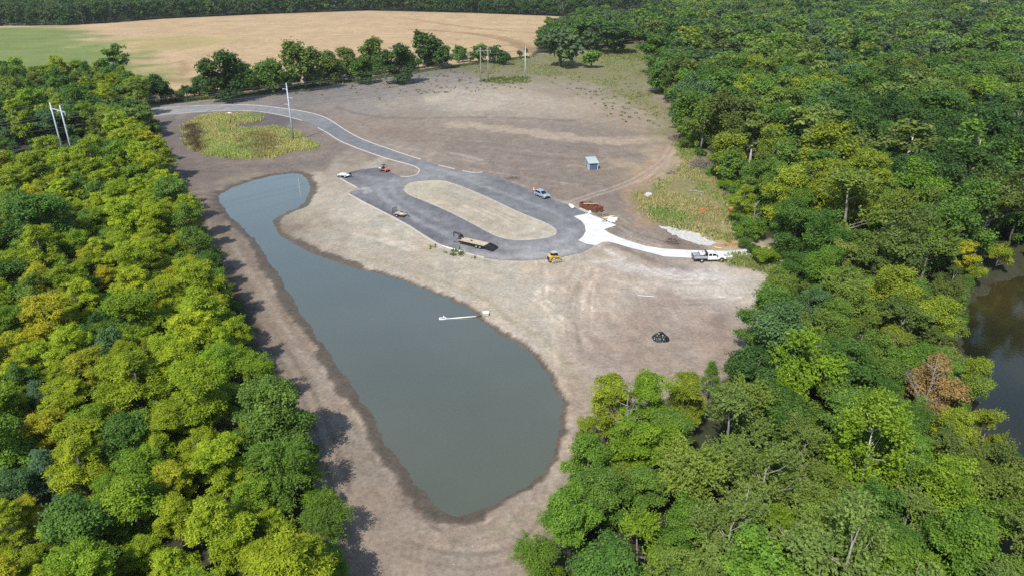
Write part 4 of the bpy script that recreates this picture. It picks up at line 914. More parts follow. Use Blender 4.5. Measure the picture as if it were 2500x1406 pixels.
# row of single trees along the far field edge, then the mass behind
FAR_LINE = ats([(-120,70),(0,65),(200,61),(400,47),(640,36),(900,27),(1150,33),(1400,42)])
def far_row():
    rng = np.random.default_rng(77); L = smooth_line(FAR_LINE, 40, False); s = np.concatenate([[0], np.cumsum(np.linalg.norm(np.diff(L, axis=0), axis=1))]); d = 4.0; q_ = 1
    while d < s[-1]:
        x, y = np.interp(d, s, L[:, 0]), np.interp(d, s, L[:, 1]) + float(rng.uniform(3, 8)); D = float(rng.uniform(10, 16)); k, c = choose(rng, [(3, 'oak', 'DG'), (2, 'broad', 'DG'), (2, 'oak', 'HZ'), (1, 'elm', 'HZ'), (.6, 'broad', 'G')])
        place_tree(k, float(x), float(y), D, float(rng.uniform(14, 21)), COLS[c], f'{nth(q_)} tree along the far wood front counted from the green field end', 'front row of the far wood', .12); d += D * .62; q_ += 1
far_row()
fl = [tuple(p) for p in FAR_LINE + np.array([0, 13])]
mass('far_woodland', dart(fl + [(420, 1250), (-800, 1250), (-800, 640)], 10.5, 26000, 5), ['oak', 'broad', 'elm'], ['DG', 'HZ', 'HZ', 'DG', 'G'], 'dark continuous wood filling the top of the view behind the fields', 31, (14, 20), (11, 17))
RW = ats([(1440,60),(1545,60),(1560,135)], 3).tolist()
mid = [(75, 335), (92, 440), (92, 520), (60, 560), (120, 640), (160, 900), (500, 1250), (1000, 1250), (700, 700), (260, 335)]
def keep_mid(x, y):
    u, v, w = pix((x, y, 0))
    if 2295 < u < 2372 and 105 < v < 158: return False
    if u > 2325 and v < (50 if math.sin(u * .045) > -.35 else 22): return False
    if y < 640 and u < 1552 and v > 60: return False
    return v > -100
mass('upper_woodland', dart(mid, 11.5, 30000, 8, keep_mid), ['oak', 'oak', 'broad', 'elm'], ['G', 'MG', 'HZ', 'OD', 'DG', 'MG', 'O', 'HZ'], 'green wood running back from the creek to the far fields', 33, (14, 22), (15, 22))
mass('far_meadow_wood', dart(ats([(1325,132),(1440,124),(1548,104),(1560,60),(1420,50),(1335,90)], 0).tolist(), 9.5, 5000, 9), ['oak', 'broad'], ['G', 'MG', 'HZ'], 'dark clump of wood between the tan field and the far meadow', 35, (10, 15), (11, 16))

# --- bare and dead trees
def snag(px, py, h, label, seed, mat_='dead_wood', spread=1.0, z0=0, n=14, r=.16):
    rng = random.Random(seed); p = at(px, py, z0); root = empty('dead_tree', (p.x, p.y, 0), rng.uniform(0, 6), label, 'dead tree')
    mb = MB(); mb.tube([(0, 0, -.1), (.15, .1, h * .35), (-.1, .2, h * .7), (.1, .1, h)], [r, r * .8, r * .5, r * .15], 7); mb.build('trunk', M[mat_], root)
    for i in range(n):
        t = rng.uniform(.35, .95); a = rng.uniform(0, 6.283); L = rng.uniform(.14, .34) * h * spread * (1.25 - t); d = Vector((math.cos(a), math.sin(a), rng.uniform(.3, .9))).normalized()
        s = Vector((.05, .12, h * t)); b = MB(); m_ = s + d * L * .5 + Vector((0, 0, rng.uniform(-.1, .2))); e = s + d * L + Vector((0, 0, L * .15)); b.tube([s, m_, e], [r * .42, r * .3, r * .08], 5, False)
        for q in range(4):
            s2 = s.lerp(e, rng.uniform(.3, .95)); d2 = (d + Vector((rng.gauss(0, .7), rng.gauss(0, .7), rng.gauss(.2, .4)))).normalized(); b.tube([s2, s2 + d2 * L * rng.uniform(.25, .5)], [r * .18, r * .05], 4, False)
        b.build('branch', M[mat_], root)
    return root
snag(1520, 1130, 12.5, 'bare pale grey snag in the green trees by the pond', 2, n=18, r=.11)
snag(1790, 1420, 11, 'broken grey trunk with splayed limbs among pale maples', 4, n=14, spread=1.3, r=.28)
snag(1905, 1440, 7.5, 'fallen-topped dead tree with fanned bleached limbs', 5, n=16, spread=1.8, r=.2)
snag(1830, 590, 9, 'bare forked grey twigs over the dense green bush', 6, n=12)
snag(2235, 1070, 12.5, 'tangle of bare grey limbs beside the orange-brown tree', 7, n=20, spread=1.2, mat_='grey_bark', r=.11)
snag(1745, 345, 7, 'bleached bare shrub at the wood edge by the brush pile', 8, n=16, spread=1.5, r=.1)
snag(1965, 480, 15, 'straight white dead trunk in the sycamore stand', 9, 'pale_bark', n=9, r=.22)
snag(300, 1010, 7, 'bare grey twigs in the dark gap of the locust wood', 10, n=14, r=.09)
# ------------------------------------------------------------------ grass and weeds (real blades)
def blades(name, P, h, w, cols, label, seed, per=4, lean=.35, kind='stuff', cat='grass'):
    """tufts at P (n,2); h, w per tuft; cols (n,3)"""
    rng = np.random.default_rng(seed); n = len(P); k = n * per
    B = np.repeat(P, per, 0) + rng.normal(0, 1, (k, 2)) * np.repeat(w, per)[:, None] * .6; H = np.repeat(h, per) * rng.uniform(.55, 1.2, k); W_ = np.repeat(w, per) * rng.uniform(.5, 1.1, k); a = rng.uniform(0, 3.1416, k)
    dx, dy = np.cos(a) * W_ * .5, np.sin(a) * W_ * .5; tx, ty = rng.normal(0, lean, (2, k)) * H
    z0 = np.full(k, -.05)
    V = np.stack([np.stack([B[:, 0] - dx, B[:, 1] - dy, z0], 1), np.stack([B[:, 0] + dx, B[:, 1] + dy, z0], 1), np.stack([B[:, 0] + tx + dx * .35, B[:, 1] + ty + dy * .35, H], 1), np.stack([B[:, 0] + tx - dx * .35, B[:, 1] + ty - dy * .35, H * .93], 1)], 1).reshape(-1, 3)
    me = np_mesh(name, V, np.arange(len(V)).reshape(-1, 4)); x = me.attributes.new('leafvar', 'FLOAT', 'FACE'); x.data.foreach_set('value', rng.random(k).astype(np.float32))
    x = me.attributes.new('treecol', 'FLOAT_COLOR', 'FACE'); x.data.foreach_set('color', np.concatenate([np.repeat(cols, per, 0), np.ones((k, 1))], 1).astype(np.float32).ravel())
    return tag(link(name, me, LEAF2), label, cat, kind=kind)
def sow(px, n, seed, z=0, soft=2.2):
    rng = np.random.default_rng(seed); P = ats(px, z); c = rng.uniform(P.min(0) - soft, P.max(0) + soft, (n, 2)); d = sdist(c[:, 0], c[:, 1], P) + (fbm(c[:, 0] * .35, c[:, 1] * .35, seed) - .5) * soft * 2.4; return c[rng.random(len(c)) < sstep(soft, -soft, d) ** 1.6]
def blend(P, table, seed, sc=.08):
    """colours by patches: noise picks between table entries"""
    t = np.clip(fbm(P[:, 0] * sc, P[:, 1] * sc, seed, 3) * 1.9 - .45 + np.random.default_rng(seed).normal(0, .12, len(P)), 0, .999) * (len(table) - 1); i = t.astype(int); f = (t - i)[:, None]; T = np.array(table); return T[i] * (1 - f) + T[np.minimum(i + 1, len(T) - 1)] * f
P = sow(MOUND_PX, 46000, 1); cc = blend(P, [(.31, .38, .12), (.38, .39, .14), (.44, .39, .16), (.29, .36, .11)], 3)
b1 = sstep(3, -1, sdist(P[:, 0], P[:, 1], ats([(455,312),(480,308),(490,345),(494,374),(476,368),(459,348)])) + (fbm(P[:, 0] * .3, P[:, 1] * .3, 4) - .5) * 6)[:, None]
b2 = sstep(3, -4, sdist(P[:, 0], P[:, 1], ats([(600,332),(650,325),(700,345),(680,372),(640,380),(596,364)])) + (fbm(P[:, 0] * .3, P[:, 1] * .3, 6) - .5) * 12)[:, None]
cc = cc * (1 - b1 * .95) + np.array((.115, .075, .045)) * b1 * .95; cc = cc * (1 - b2 * .7) + np.array((.19, .14, .065)) * b2 * .7
r_ = np.random.default_rng(2); blades('mound_grass', P, r_.uniform(.45, 1.0, len(P)), r_.uniform(.16, .34, len(P)), cc, 'tall yellow-green grass with brown seeding patches on the mound inside the road bend', 3)
P = sow(RGRASS_PX, 52000, 5); nn = fbm(P[:, 0] * .11, P[:, 1] * .11, 8); P = P[nn + r_.normal(0, .09, len(P)) > .52]; cc = blend(P, [(.20, .28, .08), (.30, .30, .11), (.40, .34, .17), (.19, .28, .08)], 9)
blades('rough_grass', P, r_.uniform(.25, .75, len(P)), r_.uniform(.16, .34, len(P)), cc, 'rough patchy olive grass between the dirt track and the creek wood', 4)
P = sow([(1655,352),(1690,345),(1745,405),(1812,450),(1820,560),(1785,575),(1775,520),(1740,440),(1690,400),(1660,380)], 9000, 6); blades('edge_grass', P, r_.uniform(.3, .9, len(P)), r_.uniform(.2, .4, len(P)), blend(P, [(.16, .24, .05), (.20, .26, .06), (.15, .23, .05)], 11), 'green grass strip along the foot of the creek wood', 5)
P = sow(TGRASS_PX, 2600, 7); blades('drive_grass', P, r_.uniform(.3, .8, len(P)), r_.uniform(.15, .3, len(P)), blend(P, [(.18, .25, .07), (.25, .26, .09)], 12), 'green weeds beside the concrete drive end in front of the truck', 6)
P = sow(HGRASS_PX, 26000, 8); nn = fbm(P[:, 0] * .07, P[:, 1] * .07, 13); P = P[nn > .47]; blades('hill_grass', P, r_.uniform(.15, .45, len(P)), r_.uniform(.3, .6, len(P)), blend(P, [(.20, .23, .08), (.28, .26, .11), (.19, .23, .08)], 14, .05), 'thin green grass creeping over the dirt hill', 7)
P = sow([(1455,137),(1540,120),(1572,98),(1580,150),(1545,152)], 3000, 9); blades('meadow_grass', P, r_.uniform(.3, .8, len(P)), r_.uniform(.5, .9, len(P)), blend(P, [(.18, .22, .07), (.25, .24, .09)], 15), 'tall meadow grass in the gap between the far woods', 8)
P = np.concatenate([sow([(820,205),(1100,170),(1300,150),(1600,215),(1640,320),(1500,300),(1420,225),(1200,215),(900,250)], 520, 10), sow([(900,200),(1140,172),(1300,195),(1180,225),(950,235)], 160, 11), sow([(1380,215),(1560,225),(1620,320),(1500,290)], 110, 12), sow(PGRASS_PX, 420, 13), sow([(1070,603),(1100,606),(1165,632),(1110,628)], 110, 14), sow([(690,212),(800,205),(790,235),(710,232)], 60, 15)])
blades('weeds', P, r_.uniform(.25, .7, len(P)), r_.uniform(.3, .75, len(P)), blend(P, [(.09, .13, .045), (.13, .16, .055), (.20, .23, .06)], 16, .3), 'scattered dark weeds dotting the dirt hill and the kerb side', 9, per=9, cat='weeds')
P = ats([(x, y) for x, y in zip(np.interp(np.linspace(0, 1, 2600), np.linspace(0, 1, 10), [400,500,600,700,800,900,1000,1100,1200,1290]), np.interp(np.linspace(0, 1, 2600), np.linspace(0, 1, 10), [248,243,232,220,207,194,180,165,152,141]))]) + r_.normal(0, 1.6, (2600, 2))
blades('hedge_grass', P, r_.uniform(.3, 1.0, len(P)), r_.uniform(.4, .8, len(P)), blend(P, [(.05, .09, .025), (.10, .13, .04), (.06, .09, .03)], 17), 'dark weedy grass along the foot of the hedgerow', 10)

# ------------------------------------------------------------------ pebbles and clods on the dirt
def clods():
    rng = np.random.default_rng(44); P = np.concatenate([sow([(560,600),(700,790),(880,1090),(1000,1280),(1100,1400),(900,1400),(830,1150),(690,850)], 500, 21), sow([(1200,700),(1500,650),(1800,700),(1700,900),(1450,930),(1390,1100),(1300,1330),(1150,1330),(1330,1180),(1390,1000),(1320,870)], 900, 22), sow([(950,320),(1550,330),(1500,480),(1300,440),(1100,400)], 300, 23)])
    k = len(P); oc = np.array([(1, 0, 0), (0, 1, 0), (-1, 0, 0), (0, -1, 0), (0, 0, 1)], float); s = rng.uniform(.03, .09, k); rot = rng.uniform(0, 6.3, k)
    V = oc[None] * s[:, None, None] * rng.uniform(.6, 1.3, (k, 5, 1)); c_, s_ = np.cos(rot)[:, None], np.sin(rot)[:, None]
    V = np.stack([V[..., 0] * c_ - V[..., 1] * s_ + P[:, :1], V[..., 0] * s_ + V[..., 1] * c_ + P[:, 1:], V[..., 2] * .8 + .0], -1).reshape(-1, 3)
    F = (np.array([(0, 1, 4), (1, 2, 4), (2, 3, 4), (3, 0, 4)])[None] + 5 * np.arange(k)[:, None, None]).reshape(-1, 3)
    tag(link('pebbles', np_mesh('pebbles', V, F), M['stone']), 'pale stones scattered over the bare dirt', 'stones', kind='stuff')
clods()

# ------------------------------------------------------------------ power poles and wires
def height_to(x, y, ytop):
    lo, hi = 0.0, 60.0
    for _ in range(40):
        m_ = (lo + hi) / 2
        if pix((x, y, m_))[1] > ytop: lo = m_
        else: hi = m_
    return lo
WIRES = []
def wire(a, b, sag, label, group):
    pts = []
    for i in range(15):
        t = i / 14; p = Vector(a).lerp(Vector(b), t); p.z -= sag * 4 * t * (1 - t); pts.append(p)
    tag(MB().tube(pts, .028, 4).build('power_line_wire', M['wire']), label, 'power line', group)
def monopole(px, py, ytop, label, rz):
    p = at(px, py); h = height_to(p.x, p.y, ytop); root = empty('utility_pole', p, rz, label, 'utility pole')
    MB().tube([(0, 0, -.3), (0, 0, h * .5), (0, 0, h)], [.36, .27, .15], 12).build('shaft', M['pole'], root)
    MB().cyl((0, 0, -.1), (0, 0, .12), .55, 12).build('footing', M['concrete'], root)
    tips = []
    for fz, s in ((.887, 1), (.746, -1), (.627, 1)):
        a = MB(); a.tube([(0, s * .1, h * fz), (0, s * 1.0, h * fz + .12), (0, s * 1.9, h * fz + .18)], [.1, .08, .06], 8); ar = a.build('arm', M['pole'], root)
        MB().tube([(0, s * 1.85, h * fz + .15), (0, s * 1.85, h * fz - .55)], [.07, .07], 8).build('insulator', M['chrome'], ar); tips.append((0, s * 1.85, h * fz - .55))
    mtx = Matrix.Translation(p) @ Matrix.Rotation(rz, 4, 'Z'); return [mtx @ Vector(t) for t in tips] + [mtx @ Vector((0, 0, h))]
pa, pb = at(717, 345), at(1282, 197); dirA = math.atan2(pb.y - pa.y, pb.x - pa.x)
tA = monopole(717, 345, 203, 'slim pale steel pole rising from the grassy mound', dirA); tB = monopole(1282, 197, 115, 'slim pale steel pole on the far dirt hill', dirA)
def hframe(p1, p2, ytop, label, wood=False, brace=False, gap_arm=3.0, arm_f=.9):
    a, b = Vector(p1), Vector(p2); mid = (a + b) / 2; h = height_to(mid.x, mid.y, ytop); d = (b - a); s = d.length; rz = math.atan2(d.y, d.x); root = empty('double_power_pole', mid, rz, label, 'power pole')
    m_ = M['pole_wood'] if wood else M['pole']
    for sx in (-1, 1): MB().tube([(sx * s / 2, 0, -.3), (sx * s / 2, 0, h * .5), (sx * s / 2, 0, h)], [.26, .22, .16], 10).build('pole', m_, root)
    z = h * arm_f; w = s / 2 + gap_arm * .55; MB().box((0, .28, z), (2 * w, .18, .32)).build('crossarm', m_, root)
    if brace:
        MB().tube([(-s / 2, .3, h * .78), (s / 2, .3, h * .52)], .1, 6).build('brace', m_, root)
        for sx in (-1, 1):
            for e in (-1, 1): MB().tube([(sx * s / 2, .12, h * .985), (sx * s / 2 + e * (w - s / 2), .12, z + .1)], .08, 6).build('arm_brace', m_, root)
    tips = []
    for x in (-w + .15, 0, w - .15): MB().tube([(x, .28, z - .12), (x, .28, z - 1.5)], .07, 8).build('insulator', M['chrome'], root); tips.append((x, .28, z - 1.5))
    mtx = Matrix.Translation(mid) @ Matrix.Rotation(rz, 4, 'Z'); return [mtx @ Vector(t) for t in tips] + [mtx @ Vector((sx * s / 2, 0, h)) for sx in (-1, 1)]
g1, g2 = at(162, 402), at(186, 411)
hA = hframe(g1, g2, 254, 'pale two-pole power structure with crossarm rising out of the locust wood')
hB = hframe(at(1174, 201), at(1192, 200), 116, 'weathered wooden two-pole power structure with diagonal brace on the dirt hill', True, True)
hC = hframe(at(1573, 106), at(1588, 106), 44, 'wooden two-pole power structure standing by the far wood', True, arm_f=.86)
HN = ['outer phase wire on the locust side', 'middle phase wire', 'outer phase wire on the pole side', 'top shield wire on the locust side', 'top shield wire on the pole side']
SN = ['upper arm wire', 'middle arm wire', 'lower arm wire', 'topmost wire']
for n_, a, b in zip(HN, hA, hB): wire(a, b, 4.5, f'{n_} strung past the mound between two-pole structures', 'two-pole line wires over the site')
for n_, a, b in zip(HN, hB, hC): wire(a, b, 3, f'{n_} from the dirt hill to the far wood', 'two-pole line wires over the hill')
for n_, a in zip(HN, hA): wire(a, a + Vector((-130, -45, -1)), 4, f'{n_} leaving over the locust wood', 'two-pole line wires over the locusts')
for n_, a, b in zip(SN, tA, tB): wire(a, b, 3.5, f'{n_} strung between the two slim steel poles', 'steel pole wires')
for n_, a in zip(SN, tA): wire(a, a + (a - tB[0]).normalized() * 150 + Vector((0, 0, 1)), 4, f'{n_} from the mound pole over the locust wood', 'steel pole wires over the wood')

# ------------------------------------------------------------------ vehicles
def wheel(parent, x, y, r, w, rim=None, dual=0.0, name='wheel'):
    t = MB().ring((x, y, r), 'Y', r, r * .58, w).build(name, M['tyre'], parent)
    s = 1 if y > 0 else -1
    MB().cyl((x, y - w * .2 * s, r), (x, y + w * .34 * s, r), r * .6, 14).build('rim', rim or M['rim'], t)
    MB().cyl((x, y + w * .3 * s, r), (x, y + w * .46 * s, r), r * .16, 10).build('hub', M['chrome'], t)
def pane(name, parent, prof, yb, zb, slope, s, m_=None, off=.012):
    MB().add([(x, s * (yb - slope * (z - zb) + off), z) for x, z in prof], [tuple(range(len(prof)))]).build(name, m_ or M['glass'], parent)
def face_px(rear, front, z=0.0):
    a, b = at(*rear, z), at(*front, z); return (a + b) / 2, math.atan2(b.y - a.y, b.x - a.x)
def suv():
    c, rz = face_px((1307.5, 478.5), (1326, 486.5)); c += Vector((-math.sin(rz), math.cos(rz), 0)) * .85; c.z = .03
    root = empty('parked_suv', c, rz, 'silver-blue estate car parked at the edge of the loop', 'car'); P_ = M['silver_paint']
    body = MB().prism([(-2.28, .36), (-2.32, .78), (-2.2, 1.02), (.9, 1.02), (1.85, .93), (2.22, .78), (2.3, .4), (1.95, .3), (-1.95, .3)], -.9, .9, .04).build('body', P_, root, .05)
    cab = MB().prism([(-2.18, 1.0), (-1.92, 1.58), (-1.2, 1.66), (-.2, 1.66), (.12, 1.6), (.98, 1.0)], -.87, .87, .17).build('cabin', P_, root, .05)
    sl = .17 / .66
    for s in (-1, 1):
        pane('side_window', cab, [(-1.98, 1.08), (-1.78, 1.48), (-1.0, 1.54), (-1.0, 1.06)], .87, 1.0, sl, s); pane('side_window', cab, [(-.94, 1.06), (-.94, 1.54), (-.1, 1.55), (.1, 1.5), (.68, 1.06)], .87, 1.0, sl, s)
        MB().box((.75, s * .98, 1.1), (.16, .2, .15)).build('mirror', P_, root, .03); MB().box((2.12, s * .68, .8), (.24, .34, .14), ry=.25).build('headlight', M['lamp_white'], body); MB().box((-2.3, s * .72, .88), (.08, .28, .3)).build('tail_light', M['lamp_red'], body)
        for x in (-1.38, 1.42): wheel(root, x, s * .82, .36, .23)
        MB().box((0, s * .9, .4), (2.2, .06, .16)).build('sill', M['black_paint'], body)
        MB().box((-.75, s * .55, 1.69), (1.7, .05, .05)).build('roof_rail', M['chrome'], cab)
    MB().add([(1.0, -.74, 1.03), (1.0, .74, 1.03), (.2, .62, 1.58), (.2, -.62, 1.58)], [(0, 1, 2, 3)]).build('windscreen', M['glass'], cab)
    MB().add([(-2.17, -.7, 1.1), (-2.17, .7, 1.1), (-1.98, .62, 1.5), (-1.98, -.62, 1.5)], [(3, 2, 1, 0)]).build('rear_window', M['glass'], cab)
    MB().box((2.27, 0, .46), (.1, 1.6, .2)).build('bumper', M['black_paint'], body); MB().box((2.26, 0, .72), (.06, .9, .12)).build('grille', M['black_paint'], body)
suv()
def truck():
    a, b = at(1713.5, 641.5), at(1761, 640.5); rz = math.atan2(b.y - a.y, b.x - a.x); c = a.lerp(b, .5); c += Vector((-math.sin(rz), math.cos(rz), 0)) * .95; c.z = .02
    root = empty('flatbed_truck', c, rz, 'white crew-cab truck with a silver dump bed parked beside the drive', 'truck'); Wp = M['white_paint']
    MB().box((-.6, 0, .62), (5.6, .8, .22)).build('chassis', M['black_paint'], root)
    hood = MB().prism([(1.35, .6), (1.35, 1.28), (2.6, 1.2), (2.95, 1.05), (3.0, .6)], -.95, .95, .05).build('hood', Wp, root, .06)
    cab = MB().prism([(-.85, .55), (-.85, 1.25), (1.4, 1.28), (1.4, .55)], -.97, .97).build('cab', Wp, root, .04)
    top = MB().prism([(-.85, 1.22), (-.78, 1.92), (.55, 1.95), (.75, 1.88), (1.42, 1.24)], -.95, .95, .16).build('cab_roof', Wp, root, .05); sl = .16 / .73
    for s in (-1, 1):
        pane('side_window', top, [(-.7, 1.34), (-.66, 1.8), (-.02, 1.82), (-.02, 1.34)], .95, 1.22, sl, s); pane('side_window', top, [(.1, 1.34), (.1, 1.82), (.6, 1.8), (1.12, 1.34)], .95, 1.22, sl, s)
        MB().box((1.0, s * 1.12, 1.4), (.14, .26, .28)).build('mirror', M['black_paint'], root); MB().box((2.9, s * .72, 1.0), (.2, .3, .2)).build('headlight', M['lamp_white'], hood)
        for x in (-.02, 1.2): MB().box((x, s * .985, 1.15), (.2, .03, .05)).build('door_handle', M['black_paint'], cab)
        wheel(root, 2.05, s * .9, .41, .27); wheel(root, -2.05, s * .98, .41, .27); wheel(root, -2.05, s * .68, .41, .25)
        MB().ring((2.05, s * .9, .43), 'Y', .56, .44, .2).build('wheel_arch', M['black_paint'], root)
    MB().add([(1.46, -.8, 1.28), (1.46, .8, 1.28), (.8, .7, 1.86), (.8, -.7, 1.86)], [(0, 1, 2, 3)]).build('windscreen', M['glass'], top)
    MB().box((3.0, 0, .62), (.16, 1.95, .3)).build('bumper', M['black_paint'], root); MB().box((2.98, 0, .98), (.06, 1.0, .3)).build('grille', M['black_paint'], hood)
    MB().box((-2.35, 0, .93), (2.7, 2.15, .1)).build('bed_floor', M['chrome'], root)
    for s in (-1, 1): MB().box((-2.35, s * 1.07, 1.18), (2.7, .06, .42)).build('bed_side', M['chrome'], root)
    MB().box((-3.68, 0, 1.16), (.06, 2.1, .4)).build('tailgate', M['black_paint'], root); MB().box((-.98, 0, 1.5), (.1, 2.1, 1.1)).build('headboard', M['black_paint'], root)
    for s in (-1, 1): MB().box((-3.72, s * .7, .75), (.12, .35, .14)).build('tail_light', M['lamp_red'], root)
    return c, rz
tc_, trz = truck(); mt = Matrix.Translation(tc_) @ Matrix.Rotation(trz, 4, 'Z')
t_ = empty('tank', mt @ Vector((-1.7, .2, .98)), trz, 'white liquid tank carried on the truck bed', 'tank'); MB().cyl((-.5, 0, .42), (.5, 0, .42), .42, 16).build('shell', M['white_paint'], t_); MB().box((0, 0, .06), (.9, .7, .12)).build('cradle', M['black_paint'], t_); MB().cyl((0, 0, .8), (0, 0, .92), .14).build('lid', M['black_paint'], t_)
t_ = empty('pump_engine', mt @ Vector((-2.8, -.2, .98)), trz, 'small grey pump engine behind the tank on the truck bed', 'engine'); MB().box((0, 0, .3), (.6, .6, .5)).build('block', M['chrome'], t_, .03); MB().tube([(.1, .1, .5), (.1, .1, .95), (.25, .1, 1.02)], .05).build('exhaust', M['black_paint'], t_); MB().box((0, 0, .03), (.8, .8, .06)).build('skid', M['black_paint'], t_)
t_ = tag(MB().box((0, 0, .2), (.5, .4, .4)).build('tool_box', M['rust'], None, .03), 'rusty brown tool box on the truck bed', 'tool box'); t_.location = mt @ Vector((-2.2, -.7, .98)); t_.rotation_euler = (0, 0, trz)
def loader():
    p = at(1353, 643.5); q = at(1369.5, 640); rz = math.atan2(q.y - p.y, q.x - p.x) * .8; c = p.lerp(q, .5) + Vector((-math.sin(rz), math.cos(rz), 0)) * .75 + Vector((-.25, 0, 0)); c.z = 0
    root = empty('track_loader', c, rz, 'yellow compact track loader parked on the dirt by the loop', 'loader'); Y_ = M['yellow']
    for s in (-1, 1):
        n = 18; path = [(-.95, .12), (-1.02, .3), (-.8, .52), (-.3, .66), (.45, .66), (.92, .5), (1.02, .3), (.9, .1), (.5, .04), (-.6, .04)]
        tr = MB().prism(path, s * .62, s * .96).build('track', M['dusty'], root)
        for k in range(9): MB().box((-.8 + k * .2, s * .79, .03), (.07, .36, .08)).build('tread', M['dusty'], tr)
        for x in (-.6, -.2, .2, .6): MB().cyl((x, s * .97, .22), (x, s * .99, .22), .12, 10).build('roller', M['black_paint'], tr)
        MB().prism([(-1.35, .95), (-1.3, 1.5), (-.95, 1.62), (.55, 1.35), (1.15, .95), (1.35, .45), (1.22, .38), (.98, .82), (.45, 1.1), (-.8, 1.3)], s * .66, s * .86).build('lift_arm', Y_, root, .02)
        MB().tube([(-.9, s * .76, .85), (.2, s * .76, 1.15)], .05, 8).build('cylinder', M['chrome'], root)
    MB().prism([(-1.4, .45), (-1.45, 1.35), (-1.0, 1.55), (-.75, 1.2), (.7, .95), (.85, .4)], -.58, .58).build('body', Y_, root, .04); MB().box((-1.47, 0, .85), (.08, 1.05, .75)).build('grille', M['black_paint'], root)
    cb = MB().prism([(-.72, 1.0), (-.78, 2.0), (.35, 2.0), (.62, .95)], -.5, .5, .04).build('cab', M['black_paint'], root, .03); MB().box((-.2, 0, 2.05), (1.3, 1.1, .1)).build('cab_roof', M['roof_metal'], root, .03)
    for s in (-1, 1): pane('side_window', cb, [(-.6, 1.2), (-.64, 1.85), (.28, 1.85), (.46, 1.2)], .5, 1.0, .04, s)
    bk = MB().prism([(1.2, .5), (1.15, .12), (1.3, .02), (1.95, .02), (1.95, .06), (1.35, .1), (1.28, .5)], -.9, .9).build('bucket', M['dusty'], root)
    for s in (-1, 1): MB().prism([(1.16, .5), (1.16, .05), (1.93, .04), (1.5, .4)], s * .88, s * .91).build('cheek', M['dusty'], bk)
loader()
def gooseneck():
    a, b = at(1119.7, 588, .9), at(1181, 602, .9); rz = math.atan2(a.y - b.y, a.x - b.x); L = (a - b).length; c = a.lerp(b, .5) - Vector((-math.sin(rz), math.cos(rz), 0)) * -1.0 * (1 if math.sin(rz) > -2 else 1)
    side = Vector((math.sin(rz), -math.cos(rz), 0)); far = at(1131, 579, .9); w = abs((far - a).dot(side)); w = min(max(w, 2.1), 2.6)
    c = a.lerp(b, .5) + side * (w / 2 if (far - a).dot(side) > 0 else -w / 2); c.z = .03
    root = empty('gooseneck_trailer', c, rz, 'long black gooseneck trailer with a plank deck parked in the loop', 'trailer'); K = M['black_paint']; h = L / 2
    for s in (-1, 1): MB().box((0, s * (w / 2 - .04), .72), (L, .1, .32)).build('side_rail', K, root)
    n = 9
    for i in range(n): MB().box((0, -w / 2 + .12 + (i + .5) * (w - .24) / n, .9), (L - .1, (w - .24) / n - .025, .06)).build('deck_plank', M['plank'], root)
    for x in np.linspace(-h + .3, h - .3, 7): MB().box((float(x), 0, .78), (.08, w - .2, .12)).build('cross_member', K, root)
    MB().prism([(-h - 2.1, .28), (-h - 2.1, .36), (-h, .92), (-h, .6)], -w / 2, w / 2).build('dovetail', K, root)
    for y in np.linspace(-w / 2 + .25, w / 2 - .25, 2): rmp = MB().box((-h - 1.15, float(y), .72), (1.9, .5, .07), ry=-.28).build('ramp', K, root); [MB().box((-h - 1.15 + x, float(y), .78 + x * .29), (.05, .5, .06)).build('ramp_bar', K, rmp) for x in (-.75, -.45, -.15, .15, .45, .75)]
    for s in (-1, 1):
        for x in (-h + 1.05, -h + 2.0): wheel(root, x, s * (w / 2 - .12), .40, .24); wheel(root, x, s * (w / 2 - .42), .40, .24)
    for s in (-1, 1): MB().tube([(h - .15, s * .55, .75), (h + .15, s * .5, 1.55), (h + .5, s * .3, 1.95), (h + 1.9, s * .12, 2.1), (h + 2.1, 0, 2.0)], .12, 8).build('neck_beam', K, root)
    MB().cyl((h + 2.05, 0, 2.1), (h + 2.05, 0, 1.0), .09).build('coupler', K, root); MB().box((h + .35, 0, 1.45), (.5, .8, .5)).build('tool_tray', K, root)
    for s in (-1, 1): MB().cyl((h - .1, s * .75, .9), (h - .1, s * .75, .0), .07).build('landing_leg', K, root)
    t = MB(); t.tube([(h + .1, .5, .5), (h + 1.0, .6, .12), (h + 1.9, .5, .1)], .05).build('chain', K, root)
    t_ = tag(MB().box((0, 0, .1), (.35, .3, .2)).build('battery_box', M['seat'], None, .02), 'small dark box lying on the plank deck', 'box'); t_.location = (Matrix.Translation(c) @ Matrix.Rotation(rz, 4, 'Z')) @ Vector((.6, .1, .93)); t_.rotation_euler = (0, 0, rz + .3)
gooseneck()
